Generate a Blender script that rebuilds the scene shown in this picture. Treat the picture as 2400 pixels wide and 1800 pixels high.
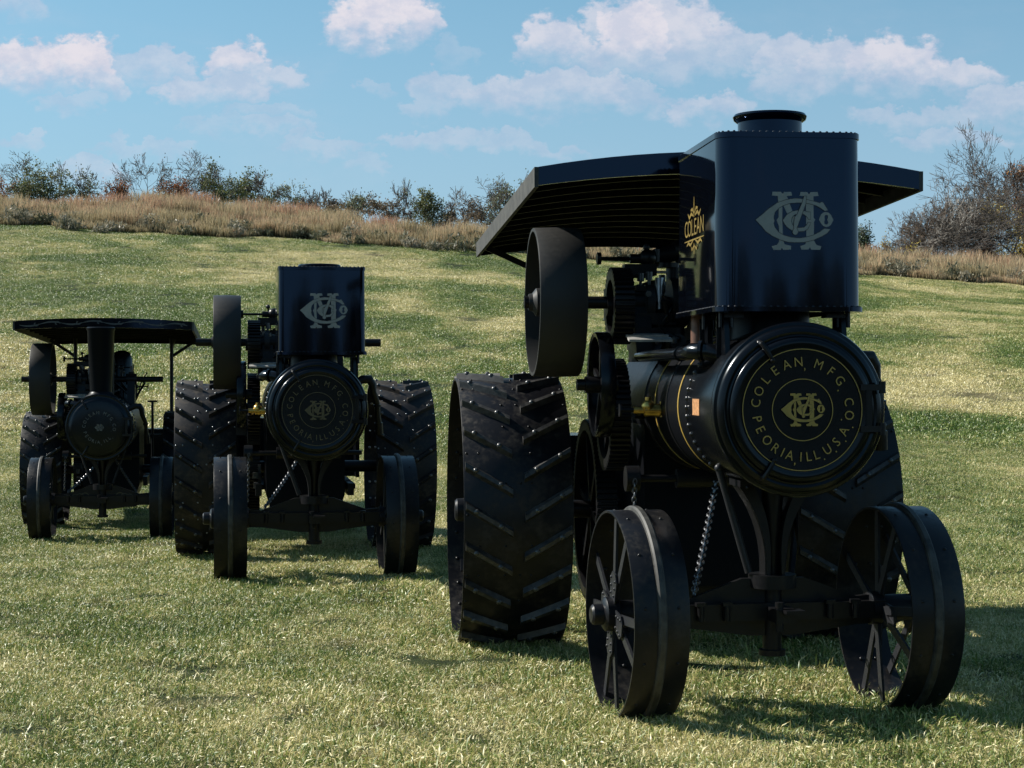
import bpy, math, random
import numpy as np
from mathutils import Vector, Matrix
from mathutils.geometry import tessellate_polygon

R = math.radians
PI = math.pi
S = bpy.context.scene
for o in list(bpy.data.objects):
    bpy.data.objects.remove(o)

# ------------------------------------------------------------------ camera
CAM_H, FPX, HOR = 1.741, 4200.0, 885.0          # eye height, focal length and horizon in 2400-pixel units
cam_d = bpy.data.cameras.new('camera')
cam_d.sensor_width = 36.0
cam_d.lens = FPX / 2400 * 36
cam_d.clip_start, cam_d.clip_end = 0.1, 3000
cam = bpy.data.objects.new('camera', cam_d)
S.collection.objects.link(cam)
cam.location = (0, 0, CAM_H)
cam.rotation_euler = (R(90) - math.atan((900 - HOR) / FPX), 0, 0)
S.camera = cam

# ------------------------------------------------------------------ light
SUN_EL, SUN_AZ = 38.0, 18.0                      # degrees; the sun stands at the left, a little behind the engines
sun_dir = Vector((-math.cos(R(SUN_AZ)) * math.cos(R(SUN_EL)), math.sin(R(SUN_AZ)) * math.cos(R(SUN_EL)), math.sin(R(SUN_EL))))
sl = bpy.data.lights.new('sun', 'SUN')
sl.energy = 5.0
sl.angle = R(0.53)
sl.color = (1.0, 0.95, 0.86)
so = bpy.data.objects.new('sun', sl)
S.collection.objects.link(so)
so.rotation_euler = sun_dir.to_track_quat('Z', 'Y').to_euler()

S.view_settings.view_transform = 'Standard'
S.view_settings.look = 'None'
S.view_settings.exposure = 0.7
S.view_settings.gamma = 1.0
S.view_settings.use_curve_mapping = False

SKY_STRENGTH = 0.065
world = bpy.data.worlds.new('World')
S.world = world
world.use_nodes = True


class NT:
    """small helper to write node trees as expressions"""
    def __init__(self, tree):
        self.t = tree
        self.n = tree.nodes

    def node(self, kind, **kw):
        nd = self.n.new(kind)
        for k, v in kw.items():
            setattr(nd, k, v)
        return nd

    def put(self, sock, v):
        if hasattr(v, 'links') or isinstance(v, bpy.types.NodeSocket):
            self.t.links.new(v, sock)
        else:
            sock.default_value = v

    def m(self, op, a, b=0.0, c=0.0, clamp=False):
        nd = self.node('ShaderNodeMath', operation=op, use_clamp=clamp)
        self.put(nd.inputs[0], a)
        self.put(nd.inputs[1], b)
        if op in ('MULTIPLY_ADD', 'SMOOTH_MAX', 'SMOOTH_MIN', 'COMPARE'):
            self.put(nd.inputs[2], c)
        return nd.outputs[0]

    def ramp(self, v, lo, hi, a=0.0, b=1.0, smooth=True):
        nd = self.node('ShaderNodeMapRange', interpolation_type='SMOOTHSTEP' if smooth else 'LINEAR')
        self.put(nd.inputs['Value'], v)
        self.put(nd.inputs['From Min'], lo)
        self.put(nd.inputs['From Max'], hi)
        self.put(nd.inputs['To Min'], a)
        self.put(nd.inputs['To Max'], b)
        return nd.outputs[0]

    def noise(self, vec, scale, detail=4.0, rough=0.55, dist=0.0, out='Fac'):
        nd = self.node('ShaderNodeTexNoise')
        if vec is not None:
            self.put(nd.inputs['Vector'], vec)
        nd.inputs['Scale'].default_value = scale
        nd.inputs['Detail'].default_value = detail
        nd.inputs['Roughness'].default_value = rough
        nd.inputs['Distortion'].default_value = dist
        return nd.outputs[out]

    def mix(self, fac, a, b, blend='MIX'):
        nd = self.node('ShaderNodeMix', data_type='RGBA', blend_type=blend)
        self.put(nd.inputs[0], fac)
        self.put(nd.inputs[6], a if not isinstance(a, tuple) else (*a[:3], 1))
        self.put(nd.inputs[7], b if not isinstance(b, tuple) else (*b[:3], 1))
        return nd.outputs[2]

    def cramp(self, v, stops):
        nd = self.node('ShaderNodeValToRGB')
        self.put(nd.inputs[0], v)
        el = nd.color_ramp.elements
        while len(el) < len(stops):
            el.new(0.5)
        for e, (p, c) in zip(el, stops):
            e.position = p
            e.color = (*c, 1)
        return nd.outputs[0]

    def xyz(self, x, y, z):
        nd = self.node('ShaderNodeCombineXYZ')
        for i, v in enumerate((x, y, z)):
            self.put(nd.inputs[i], v)
        return nd.outputs[0]


# the sky: Nishita air plus fair-weather cumulus
def build_world():
    t = world.node_tree
    t.nodes.clear()
    g = NT(t)
    out = g.node('ShaderNodeOutputWorld')
    bg = g.node('ShaderNodeBackground')
    bg.inputs['Strength'].default_value = SKY_STRENGTH
    t.links.new(bg.outputs[0], out.inputs[0])
    sky = g.node('ShaderNodeTexSky', sky_type='NISHITA')
    sky.sun_disc = False
    sky.sun_elevation = R(SUN_EL)
    sky.sun_rotation = math.atan2(sun_dir.x, sun_dir.y)
    sky.altitude = 200
    sky.air_density = 1.0
    sky.dust_density = 0.6
    sky.ozone_density = 1.5
    tc = g.node('ShaderNodeTexCoord')
    d = tc.outputs['Generated']
    sep = g.node('ShaderNodeSeparateXYZ')
    t.links.new(d, sep.inputs[0])
    x, y, z = sep.outputs
    # air: the sky's own light, a little cyan high up and milky low down
    air = g.mix(1.0, sky.outputs[0], SKY_TINT, 'MULTIPLY')
    milk = g.ramp(z, -0.02, 0.27, 1.0, 0.0, smooth=False)
    air = g.mix(g.m('MULTIPLY', milk, 0.9), air, SKY_LOW)
    # cloud coordinates: slopes along the sky (tangent of azimuth, tangent of elevation)
    ys = g.m('MAXIMUM', y, 0.08)
    u = g.m('DIVIDE', x, ys)
    v = g.m('DIVIDE', z, ys)
    uv = g.xyz(u, g.m('MULTIPLY', v, 1.35), 0.0)
    w1 = g.noise(uv, 26.0, 3.0, 0.55, out='Color')
    ws = g.node('ShaderNodeSeparateColor')
    t.links.new(w1, ws.inputs[0])
    w2 = g.noise(uv, 95.0, 5.0, 0.6, out='Color')
    ws2 = g.node('ShaderNodeSeparateColor')
    t.links.new(w2, ws2.inputs[0])

    def warp(c, i, a1, a2):
        c = g.m('ADD', c, g.m('MULTIPLY', g.m('SUBTRACT', ws.outputs[i], 0.5), a1))
        return g.m('ADD', c, g.m('MULTIPLY', g.m('SUBTRACT', ws2.outputs[i], 0.5), a2))
    uw = warp(u, 0, 0.038, 0.024)
    vw = warp(v, 1, 0.024, 0.022)
    dens = None
    for (px, py, rx, ry, k) in CLOUDS:
        cu, cv = (px - 1200) / FPX, (HOR - py) / FPX
        a = g.m('DIVIDE', g.m('SUBTRACT', uw, cu), rx * 1.1 / FPX)
        b = g.m('DIVIDE', g.m('SUBTRACT', vw, cv), ry * 1.12 / FPX)
        d2 = g.m('ADD', g.m('MULTIPLY', a, a), g.m('MULTIPLY', b, b))
        body = g.m('SUBTRACT', 1.0, d2)
        foot = g.ramp(b, -1.0, 0.25)                   # bases dissolve into the air
        val = g.m('MULTIPLY', g.ramp(body, 0.02, 0.50), g.m('MULTIPLY', foot, k))
        dens = val if dens is None else g.m('MAXIMUM', dens, val)
    # thin veil and small shreds everywhere, also outside the picture
    gen = g.xyz(g.m('MULTIPLY', x, 1.0), g.m('MULTIPLY', y, 1.0), g.m('MULTIPLY', z, 3.2))
    n = g.noise(gen, 5.5, 7.0, 0.62, 0.3)
    veil = g.m('MULTIPLY', g.ramp(n, 0.50, 0.74), 0.42)
    lowv = g.ramp(z, 0.015, 0.09, 1.0, 0.25)
    veil = g.m('MULTIPLY', veil, lowv)
    front = g.ramp(y, 0.70, 0.90)
    far = g.m('MULTIPLY', g.ramp(n, 0.58, 0.72), 0.7)
    far = g.m('MULTIPLY', far, g.m('SUBTRACT', 1.0, front))
    dens = g.m('MULTIPLY', dens, front)
    dens = g.m('MAXIMUM', g.m('MAXIMUM', dens, veil), far)
    fl = g.noise(uv, 55.0, 6.0, 0.65)
    puff = g.mix(g.m('ADD', g.m('MULTIPLY', g.ramp(fl, 0.36, 0.62), 0.55), g.m('MULTIPLY', g.ramp(dens, 0.35, 0.95), 0.45)), CLOUD_DARK, CLOUD_LIT)
    col = g.mix(dens, air, puff)
    t.links.new(col, bg.inputs['Color'])


SKY_TINT = (0.78, 1.16, 1.13)
SKY_LOW = (3.4, 4.5, 6.7)
CLOUD_LIT = (7.4, 7.1, 7.7)
CLOUD_DARK = (4.7, 5.3, 6.8)
CLOUDS = [  # pixel centre, radii, opacity
    (900, 55, 135, 78, 1.0), (850, 80, 90, 60, 0.95), (985, 60, 60, 50, 0.8),
    (60, 165, 150, 72, 0.95), (190, 160, 110, 70, 1.0), (240, 200, 70, 50, 0.7), (400, 165, 70, 48, 0.55), (310, 175, 60, 45, 0.5),
    (560, 160, 80, 62, 0.85), (640, 190, 70, 36, 0.6), (470, 215, 100, 44, 0.6), (540, 215, 80, 40, 0.6),
    (1300, 110, 85, 68, 0.8), (1480, 100, 110, 110, 0.95), (1420, 140, 90, 60, 0.6), (1600, 85, 120, 100, 0.8), (1740, 120, 70, 55, 0.6), (1560, 40, 90, 60, 0.75), (1430, 60, 70, 60, 0.7), (1660, 150, 150, 50, 0.5), (1500, 165, 130, 45, 0.45), (1250, 130, 40, 50, 0.5),
    (1830, 150, 80, 58, 0.65), (1960, 165, 110, 70, 0.7), (2090, 160, 130, 82, 0.85), (2240, 190, 110, 50, 0.7), (1860, 200, 110, 45, 0.5),
    (1050, 215, 90, 44, 0.5), (1180, 225, 130, 50, 0.6), (1340, 225, 150, 58, 0.6), (1480, 235, 110, 40, 0.45),
    (1660, 260, 90, 42, 0.55), (1720, 255, 60, 36, 0.4), (2350, 255, 120, 48, 0.55), (2150, 280, 160, 34, 0.4),
    (650, 310, 90, 28, 0.35), (1020, 325, 140, 28, 0.4), (1170, 330, 110, 26, 0.35), (500, 300, 80, 28, 0.25), (50, 25, 90, 45, 0.4),
    (60, 340, 70, 24, 0.35), (760, 345, 120, 26, 0.35), (1250, 350, 150, 24, 0.35), (350, 350, 130, 26, 0.3), (1000, 250, 80, 30, 0.35), (620, 270, 120, 28, 0.3), (2250, 330, 150, 30, 0.4), (160, 250, 90, 30, 0.35), (860, 385, 70, 26, 0.25), (220, 405, 90, 34, 0.4), (1060, 130, 60, 36, 0.2), (880, 210, 40, 22, 0.25),
]
build_world()

# ------------------------------------------------------------------ helpers
def link(o, parent=None):
    S.collection.objects.link(o)
    if parent is not None:
        o.parent = parent
    return o


def tag(o, label=None, cat=None, group=None, kind=None):
    if label: o['label'] = label
    if cat: o['category'] = cat
    if group: o['group'] = group
    if kind: o['kind'] = kind
    return o


def empty(name, loc=(0, 0, 0), rz=0.0, parent=None):
    o = bpy.data.objects.new(name, None)
    o.empty_display_size = 0.1
    o.location = loc
    o.rotation_euler = (0, 0, rz)
    return link(o, parent)


def inst(name, mesh, parent, loc=(0, 0, 0), rot=(0, 0, 0)):
    o = bpy.data.objects.new(name, mesh)
    o.location = loc
    o.rotation_euler = rot
    return link(o, parent)


def frame(d):
    d = Vector(d).normalized()
    a = Vector((0, 0, 1)) if abs(d.z) < 0.9 else Vector((1, 0, 0))
    x = a.cross(d).normalized()
    y = d.cross(x).normalized()
    return x, y, d


class MB:
    def __init__(self):
        self.v, self.f, self.mi = [], [], []

    def add(self, vs, fs, m=0):
        b = len(self.v)
        self.v += [tuple(p) for p in vs]
        self.f += [tuple(i + b for i in f) for f in fs]
        self.mi += [m] * len(fs)
        return self

    def box(self, c, s, rot=None, m=0, taper=1.0):
        hx, hy, hz = s[0] / 2, s[1] / 2, s[2] / 2
        vs = []
        for z in (-hz, hz):
            k = taper if z > 0 else 1.0
            vs += [Vector((-hx * k, -hy * k, z)), Vector((hx * k, -hy * k, z)), Vector((hx * k, hy * k, z)), Vector((-hx * k, hy * k, z))]
        if rot is not None:
            vs = [rot @ p for p in vs]
        c = Vector(c)
        return self.add([p + c for p in vs], [(3, 2, 1, 0), (4, 5, 6, 7), (0, 1, 5, 4), (1, 2, 6, 5), (2, 3, 7, 6), (3, 0, 4, 7)], m)

    def bar(self, p0, p1, w, h, up=(0, 0, 1), m=0):
        p0, p1 = Vector(p0), Vector(p1)
        d = (p1 - p0).normalized()
        x = Vector(up).cross(d)
        x = x.normalized() if x.length > 1e-5 else frame(d)[0]
        y = d.cross(x)
        vs = []
        for p in (p0, p1):
            for a, b in ((-1, -1), (1, -1), (1, 1), (-1, 1)):
                vs.append(p + x * a * w / 2 + y * b * h / 2)
        return self.add(vs, [(3, 2, 1, 0), (4, 5, 6, 7), (0, 1, 5, 4), (1, 2, 6, 5), (2, 3, 7, 6), (3, 0, 4, 7)], m)

    def cyl(self, p0, p1, r0, r1=None, n=20, caps=True, m=0):
        r1 = r0 if r1 is None else r1
        p0, p1 = Vector(p0), Vector(p1)
        x, y, d = frame(p1 - p0)
        vs = []
        for p, r in ((p0, r0), (p1, r1)):
            for i in range(n):
                a = 2 * PI * i / n
                vs.append(p + x * math.cos(a) * r + y * math.sin(a) * r)
        fs = [(i, (i + 1) % n, n + (i + 1) % n, n + i) for i in range(n)]
        if caps:
            fs += [tuple(range(n - 1, -1, -1)), tuple(range(n, 2 * n))]
        return self.add(vs, fs, m)

    def tube(self, pts, r, n=8, m=0, caps=True):
        pts = [Vector(p) for p in pts]
        k = len(pts)
        rs = r if isinstance(r, (list, tuple)) else [r] * k
        x = None
        vs = []
        for i, p in enumerate(pts):
            d = (pts[min(i + 1, k - 1)] - pts[max(i - 1, 0)]).normalized()
            if x is None:
                x = frame(d)[0]
            x = (x - d * x.dot(d)).normalized()
            y = d.cross(x)
            for j in range(n):
                a = 2 * PI * j / n
                vs.append(p + (x * math.cos(a) + y * math.sin(a)) * rs[i])
        fs = []
        for i in range(k - 1):
            for j in range(n):
                fs.append((i * n + j, i * n + (j + 1) % n, (i + 1) * n + (j + 1) % n, (i + 1) * n + j))
        if caps:
            fs += [tuple(range(n - 1, -1, -1)), tuple(range((k - 1) * n, k * n))]
        return self.add(vs, fs, m)

    def lathe(self, prof, o, d, n=48, closed=False, m=0):
        """prof: (radius, distance along d)"""
        x, y, d = frame(d)
        o = Vector(o)
        vs = []
        for (r, h) in prof:
            for i in range(n):
                a = 2 * PI * i / n
                vs.append(o + d * h + (x * math.cos(a) + y * math.sin(a)) * max(r, 1e-4))
        fs = []
        k = len(prof)
        for j in range(k if closed else k - 1):
            q = (j + 1) % k
            for i in range(n):
                fs.append((j * n + i, j * n + (i + 1) % n, q * n + (i + 1) % n, q * n + i))
        return self.add(vs, fs, m)

    def prism(self, poly, h0, h1, o=(0, 0, 0), ax=(1, 0, 0), ay=(0, 0, 1), az=(0, 1, 0), m=0):
        o, ax, ay, az = Vector(o), Vector(ax), Vector(ay), Vector(az)
        n = len(poly)
        vs = [o + ax * p[0] + ay * p[1] + az * h for h in (h0, h1) for p in poly]
        tri = tessellate_polygon([[Vector((p[0], p[1], 0)) for p in poly]])
        fs = [(i, (i + 1) % n, n + (i + 1) % n, n + i) for i in range(n)]
        fs += [(a, b, c) for a, b, c in tri] + [(n + c, n + b, n + a) for a, b, c in tri]
        return self.add(vs, fs, m)

    def flat(self, polys, o, ax, ay, off=0.0, m=0):
        """a flat painted figure; polys = [outline, hole, hole ...] in 2D"""
        o, ax, ay = Vector(o), Vector(ax), Vector(ay)
        az = ax.cross(ay).normalized()
        allp = [p for pl in polys for p in pl]
        tri = tessellate_polygon([[Vector((p[0], p[1], 0)) for p in pl] for pl in polys])
        return self.add([o + ax * p[0] + ay * p[1] + az * off for p in allp], list(tri), m)

    def ball(self, c, r, n=10, k=6, sc=(1, 1, 1), m=0):
        c = Vector(c)
        vs, fs = [], []
        for i in range(k + 1):
            th = PI * i / k
            for j in range(n):
                a = 2 * PI * j / n
                vs.append(c + Vector((sc[0] * r * math.sin(th) * math.cos(a), sc[1] * r * math.sin(th) * math.sin(a), sc[2] * r * math.cos(th))))
        for i in range(k):
            for j in range(n):
                fs.append((i * n + j, (i + 1) * n + j, (i + 1) * n + (j + 1) % n, i * n + (j + 1) % n))
        return self.add(vs, fs, m)

    def rivet(self, p, d, r, m=0):
        x, y, d = frame(d)
        p = Vector(p)
        n = 7
        vs = []
        for rr, h in ((1.0, 0.0), (0.8, 0.5), (0.35, 0.8)):
            for i in range(n):
                a = 2 * PI * i / n
                vs.append(p + (x * math.cos(a) + y * math.sin(a)) * r * rr + d * r * h)
        fs = [(j * n + i, j * n + (i + 1) % n, (j + 1) * n + (i + 1) % n, (j + 1) * n + i) for j in range(2) for i in range(n)]
        fs.append(tuple(range(2 * n, 3 * n)))
        return self.add(vs, fs, m)

    def mesh(self, name, mats, smooth=38):
        me = bpy.data.meshes.new(name)
        me.from_pydata([tuple(p) for p in self.v], [], self.f)
        for mt in (mats if isinstance(mats, (list, tuple)) else [mats]):
            me.materials.append(mt)
        me.polygons.foreach_set('material_index', self.mi)
        if smooth:
            me.polygons.foreach_set('use_smooth', [True] * len(me.polygons))
            me.set_sharp_from_angle(angle=R(smooth))
        me.update()
        return me

    def build(self, name, mats, parent=None, smooth=38, loc=(0, 0, 0), rot=(0, 0, 0)):
        return inst(name, self.mesh(name, mats, smooth), parent, loc, rot)


def mesh_np(name, v, tris, mats, attr=None):
    me = bpy.data.meshes.new(name)
    nv, nt = len(v), len(tris)
    me.vertices.add(nv)
    me.vertices.foreach_set('co', np.asarray(v, np.float32).ravel())
    me.loops.add(nt * 3)
    me.loops.foreach_set('vertex_index', np.asarray(tris, np.int32).ravel())
    me.polygons.add(nt)
    me.polygons.foreach_set('loop_start', np.arange(0, nt * 3, 3, dtype=np.int32))
    if attr is not None:
        for k, val in attr.items():
            a = me.attributes.new(k, 'FLOAT', 'POINT')
            a.data.foreach_set('value', np.asarray(val, np.float32))
    for m in mats:
        me.materials.append(m)
    me.update(calc_edges=True)
    return me


# ------------------------------------------------------------------ materials
def mat(name):
    m = bpy.data.materials.new(name)
    m.use_nodes = True
    g = NT(m.node_tree)
    return m, g, m.node_tree.nodes['Principled BSDF']


def objpos(g):
    return g.node('ShaderNodeTexCoord').outputs['Object']


def black_paint(name, base, rough, dust=0.0, dustcol=(0.10, 0.085, 0.06), wave=0.0, scale=6.0, coat=0.0, spec=0.25, tint=None):
    m, g, b = mat(name)
    p = objpos(g)
    n = g.noise(p, scale, 6.0, 0.65)
    n2 = g.noise(p, scale * 7, 5.0, 0.6)
    f = g.ramp(g.m('ADD', g.m('MULTIPLY', n, 0.6), g.m('MULTIPLY', n2, 0.4)), 0.46, 0.72)
    f = g.m('MULTIPLY', f, dust)
    b.inputs['Base Color'].default_value = (*base, 1)
    m.node_tree.links.new(g.mix(f, base, dustcol), b.inputs['Base Color'])
    m.node_tree.links.new(g.m('ADD', g.m('MULTIPLY', f, 0.5), g.m('ADD', rough, g.m('MULTIPLY', n2, rough * 0.5))), b.inputs['Roughness'])
    b.inputs['Specular IOR Level'].default_value = spec
    if tint:
        b.inputs['Specular Tint'].default_value = (*tint, 1)
    if coat:
        b.inputs['Coat Weight'].default_value = coat
        b.inputs['Coat Roughness'].default_value = 0.04
    if wave:
        bp = g.node('ShaderNodeBump')
        bp.inputs['Strength'].default_value = wave
        bp.inputs['Distance'].default_value = 0.02
        m.node_tree.links.new(g.noise(p, 2.2, 2.0, 0.4), bp.inputs['Height'])
        m.node_tree.links.new(bp.outputs[0], b.inputs['Normal'])
    return m


def plain(name, col, rough=0.5, metal=0.0, var=0.25, scale=20.0, spec=0.5):
    m, g, b = mat(name)
    n = g.noise(objpos(g), scale, 4.0, 0.6)
    m.node_tree.links.new(g.mix(g.ramp(n, 0.3, 0.7), tuple(c * (1 - var) for c in col), tuple(min(1, c * (1 + var)) for c in col)), b.inputs['Base Color'])
    b.inputs['Roughness'].default_value = rough
    b.inputs['Metallic'].default_value = metal
    b.inputs['Specular IOR Level'].default_value = spec
    return m


M_TANK = black_paint('tank_gloss_black', (0.0012, 0.0018, 0.0034), 0.05, 0.0, wave=0.06, scale=3, spec=0.5, tint=(0.32, 0.50, 0.86))  # blue specular tint puts a deeper sky reflection into the black paint
M_BOILER = black_paint('boiler_black', (0.0025, 0.003, 0.0042), 0.17, 0.05, (0.012, 0.011, 0.01), scale=5, spec=0.30, tint=(0.8, 0.9, 1.0))
M_JACKET = black_paint('jacket_black', (0.004, 0.0045, 0.006), 0.30, 0.05, (0.012, 0.011, 0.01), scale=5, spec=0.10, tint=(0.8, 0.9, 1.0))
M_IRON = black_paint('iron_black', (0.006, 0.006, 0.007), 0.28, 0.25, (0.022, 0.018, 0.014), scale=9)
M_WHEEL = black_paint('wheel_black', (0.007, 0.0075, 0.0095), 0.28, 0.55, (0.05, 0.042, 0.032), scale=5)
M_FLY = black_paint('flywheel_black', (0.024, 0.0235, 0.0225), 0.38, 0.3, (0.045, 0.04, 0.032), scale=6)
M_SPOKE = black_paint('spoke_black', (0.018, 0.019, 0.022), 0.32, 0.3, (0.04, 0.035, 0.028), scale=9)
M_TREAD = black_paint('tread_black', (0.006, 0.006, 0.008), 0.30, 0.75, (0.05, 0.042, 0.032), scale=4.5)
M_WORN = black_paint('worn_tread', (0.010, 0.010, 0.012), 0.42, 0.85, (0.085, 0.066, 0.047), scale=4)
M_BAND = plain('scuffed_iron', (0.030, 0.029, 0.025), 0.6, 0.0, 0.7, 14)
M_CLEAT = plain('cleat_iron', (0.030, 0.028, 0.026), 0.45, 0.0, 0.7, 22)
M_STEEL = plain('bright_steel', (0.32, 0.33, 0.35), 0.35, 0.9)
M_LINK = plain('chain_steel', (0.10, 0.10, 0.105), 0.3, 0.8)
M_GOLD_SIDE = plain('gold_paint_sun_side', (0.17, 0.115, 0.02), 0.45, 0.0, 0.2)  # same gold paint, darkened to offset the sun on the tank side
M_GOLD = plain('gold_paint', (0.34, 0.225, 0.045), 0.45, 0.0, 0.12)
M_GOLD_DULL = plain('dull_gold_paint', (0.10, 0.078, 0.034), 0.55, 0.0, 0.2)
M_GREY_PAINT = plain('stone_grey_paint', (0.24, 0.24, 0.22), 0.5, 0.0, 0.06)
M_DULL_PAINT = plain('faded_grey_paint', (0.12, 0.12, 0.11), 0.5, 0.0, 0.15)
M_SCROLL = plain('scroll_paint', (0.05, 0.05, 0.047), 0.5, 0.0, 0.15)
M_LINE = plain('outline_black', (0.01, 0.01, 0.012), 0.4)
M_BOLT = black_paint('bolt_iron', (0.05, 0.05, 0.05), 0.22, 0.3, (0.08, 0.07, 0.06), scale=12, spec=0.6)
M_RIVET = black_paint('rivet_black', (0.012, 0.012, 0.014), 0.20, 0.0, scale=12, spec=0.6)
M_BRASS = plain('brass', (0.55, 0.36, 0.10), 0.28, 0.95)
M_COPPER = plain('copper_tag', (0.50, 0.25, 0.11), 0.5, 0.3, 0.45, 60)
M_RUST = plain('rusty_pipe', (0.16, 0.085, 0.06), 0.4, 0.3)
M_RED = plain('red_sticker', (0.55, 0.03, 0.03), 0.5)
M_DARKWOOD = plain('dark_roof_boards', (0.005, 0.005, 0.005), 0.9, 0.0, 0.5, 12, 0.04)
M_BOW = plain('roof_bow', (0.007, 0.0068, 0.006), 0.6, 0.0, 0.4, 12, 0.14)
M_BOARD = plain('weathered_board', (0.036, 0.035, 0.031), 0.7, 0.0, 0.45, 10)
M_PLATE = plain('pale_footplate', (0.36, 0.35, 0.33), 0.5, 0.2)  # pale grey plate tops

# ------------------------------------------------------------------ the ground
def sst(a, b, x):
    t = np.clip((x - a) / (b - a), 0, 1)
    return t * t * (3 - 2 * t)


def terrain(x, y):
    x = np.asarray(x, float)
    y = np.asarray(y, float)
    rise = 8.6 * (np.clip(y - 24, 0, 76) / 76) ** 1.22
    d = np.clip(y - 100, 0, 30)
    rise = rise + 0.131 * d - 0.0022 * d * d
    rise = rise - np.clip((y - 130) * 0.02, 0, 6)
    z = rise * (1 - 0.0075 * np.clip(x, -25, 120))
    z = z + 0.9 * np.exp(-((x + 18) / 9.5) ** 2) * np.exp(-((y - 122) / 11) ** 2)
    z = z + 1.0 * sst(13, 25, x) * np.exp(-((y - 123) / 12) ** 2)
    z = z - 0.13 * sst(1.0, 4.5, -x) * sst(12, 19, y) * (1 - sst(26, 36, y))
    z = z + 0.10 * sst(25, 60, y) * np.sin(x * 0.21 + 0.6 * np.sin(y * 0.11)) * np.sin(y * 0.17)
    return z


def tz(x, y):
    return float(terrain(x, y))


def build_ground():
    ys = np.concatenate([np.arange(-60, 0, 5.0), np.arange(0, 40, 0.8), np.arange(40, 150, 2.0), np.arange(150, 720, 30.0)])
    xs = np.concatenate([np.arange(-420, -60, 20.0), np.arange(-60, 60, 1.2), np.arange(60, 421, 20.0)])
    X, Y = np.meshgrid(xs, ys)
    Z = terrain(X, Y)
    v = np.stack([X.ravel(), Y.ravel(), Z.ravel()], 1)
    ny, nx = X.shape
    i = (np.arange(ny - 1)[:, None] * nx + np.arange(nx - 1)[None]).ravel()
    tris = np.concatenate([np.stack([i, i + 1, i + nx + 1], 1), np.stack([i, i + nx + 1, i + nx], 1)])
    m, g, b = mat('mown_meadow_ground')
    pos = g.node('ShaderNodeNewGeometry').outputs['Position']
    f = meadow_patch(g, pos)
    fine = g.noise(pos, 9.0, 8.0, 0.72)
    fine2 = g.noise(pos, 60.0, 5.0, 0.7)
    k = g.m('ADD', g.m('MULTIPLY', f, 0.75), g.m('MULTIPLY', g.m('SUBTRACT', fine, 0.5), 0.9))
    k = g.m('ADD', k, g.m('MULTIPLY', g.m('SUBTRACT', fine2, 0.5), 0.7))
    col = g.cramp(k, [(0.05, (0.014, 0.022, 0.007)), (0.34, (0.045, 0.06, 0.018)), (0.58, (0.10, 0.09, 0.04)), (0.9, (0.22, 0.18, 0.09))])
    m.node_tree.links.new(col, b.inputs['Base Color'])
    b.inputs['Roughness'].default_value = 0.9
    b.inputs['Specular IOR Level'].default_value = 0.15
    bp = g.node('ShaderNodeBump')
    bp.inputs['Strength'].default_value = 0.9
    bp.inputs['Distance'].default_value = 0.05
    m.node_tree.links.new(g.noise(pos, 22.0, 6.0, 0.75), bp.inputs['Height'])
    m.node_tree.links.new(bp.outputs[0], b.inputs['Normal'])
    me = mesh_np('ground', v, tris, [m])
    me.polygons.foreach_set('use_smooth', [True] * len(me.polygons))
    o = link(bpy.data.objects.new('ground', me))
    tag(o, kind='structure')


def meadow_patch(g, pos):
    """0 = fresh green, 1 = dry straw; wide drifts of dry grass across the field"""
    st = g.node('ShaderNodeMapping')
    st.inputs['Scale'].default_value = (0.85, 0.55, 0.5)
    g.t.links.new(pos, st.inputs[0])
    a = g.noise(st.outputs[0], 0.14, 3.0, 0.55, 0.6)
    c = g.noise(st.outputs[0], 0.6, 5.0, 0.65, 0.3)
    d = g.noise(pos, 3.2, 4.0, 0.6)
    s = g.m('ADD', g.m('MULTIPLY', a, 0.75), g.m('ADD', g.m('MULTIPLY', c, 0.4), g.m('MULTIPLY', d, 0.25)))
    sy = g.node('ShaderNodeSeparateXYZ')
    g.t.links.new(pos, sy.inputs[0])
    s = g.m('ADD', s, g.ramp(sy.outputs[1], 12, 45, 0.012, 0.0))
    return g.ramp(s, 0.585, 0.885)


build_ground()

# ------------------------------------------------------------------ mown grass
def grass_material():
    m, g, b = mat('grass_blades')
    nt = m.node_tree
    at = g.node('ShaderNodeAttribute', attribute_name='tint')
    hi = g.node('ShaderNodeAttribute', attribute_name='along')
    pos = g.node('ShaderNodeNewGeometry').outputs['Position']
    f = meadow_patch(g, pos)
    k = g.m('ADD', g.m('MULTIPLY', f, 0.55), g.m('MULTIPLY', at.outputs['Fac'], 0.66))
    col = g.cramp(k, [(0.06, (0.028, 0.060, 0.010)), (0.26, (0.105, 0.185, 0.034)), (0.48, (0.27, 0.315, 0.085)),
                      (0.68, (0.54, 0.465, 0.195)), (1.0, (0.86, 0.77, 0.45))])
    th = g.ramp(g.noise(pos, 2.1, 5.0, 0.7, 0.4), 0.53, 0.70)
    col = g.mix(g.m('MULTIPLY', th, 0.62), col, (0.105, 0.080, 0.040))
    nt.links.new(col, b.inputs['Base Color'])
    b.inputs['Roughness'].default_value = 0.42
    b.inputs['Specular IOR Level'].default_value = 0.40
    tr = g.node('ShaderNodeBsdfTranslucent')
    nt.links.new(col, tr.inputs['Color'])
    mx = g.node('ShaderNodeMixShader')
    mx.inputs[0].default_value = 0.28
    nt.links.new(b.outputs[0], mx.inputs[1])
    nt.links.new(tr.outputs[0], mx.inputs[2])
    nt.links.new(mx.outputs[0], nt.nodes['Material Output'].inputs['Surface'])
    return m


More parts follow.
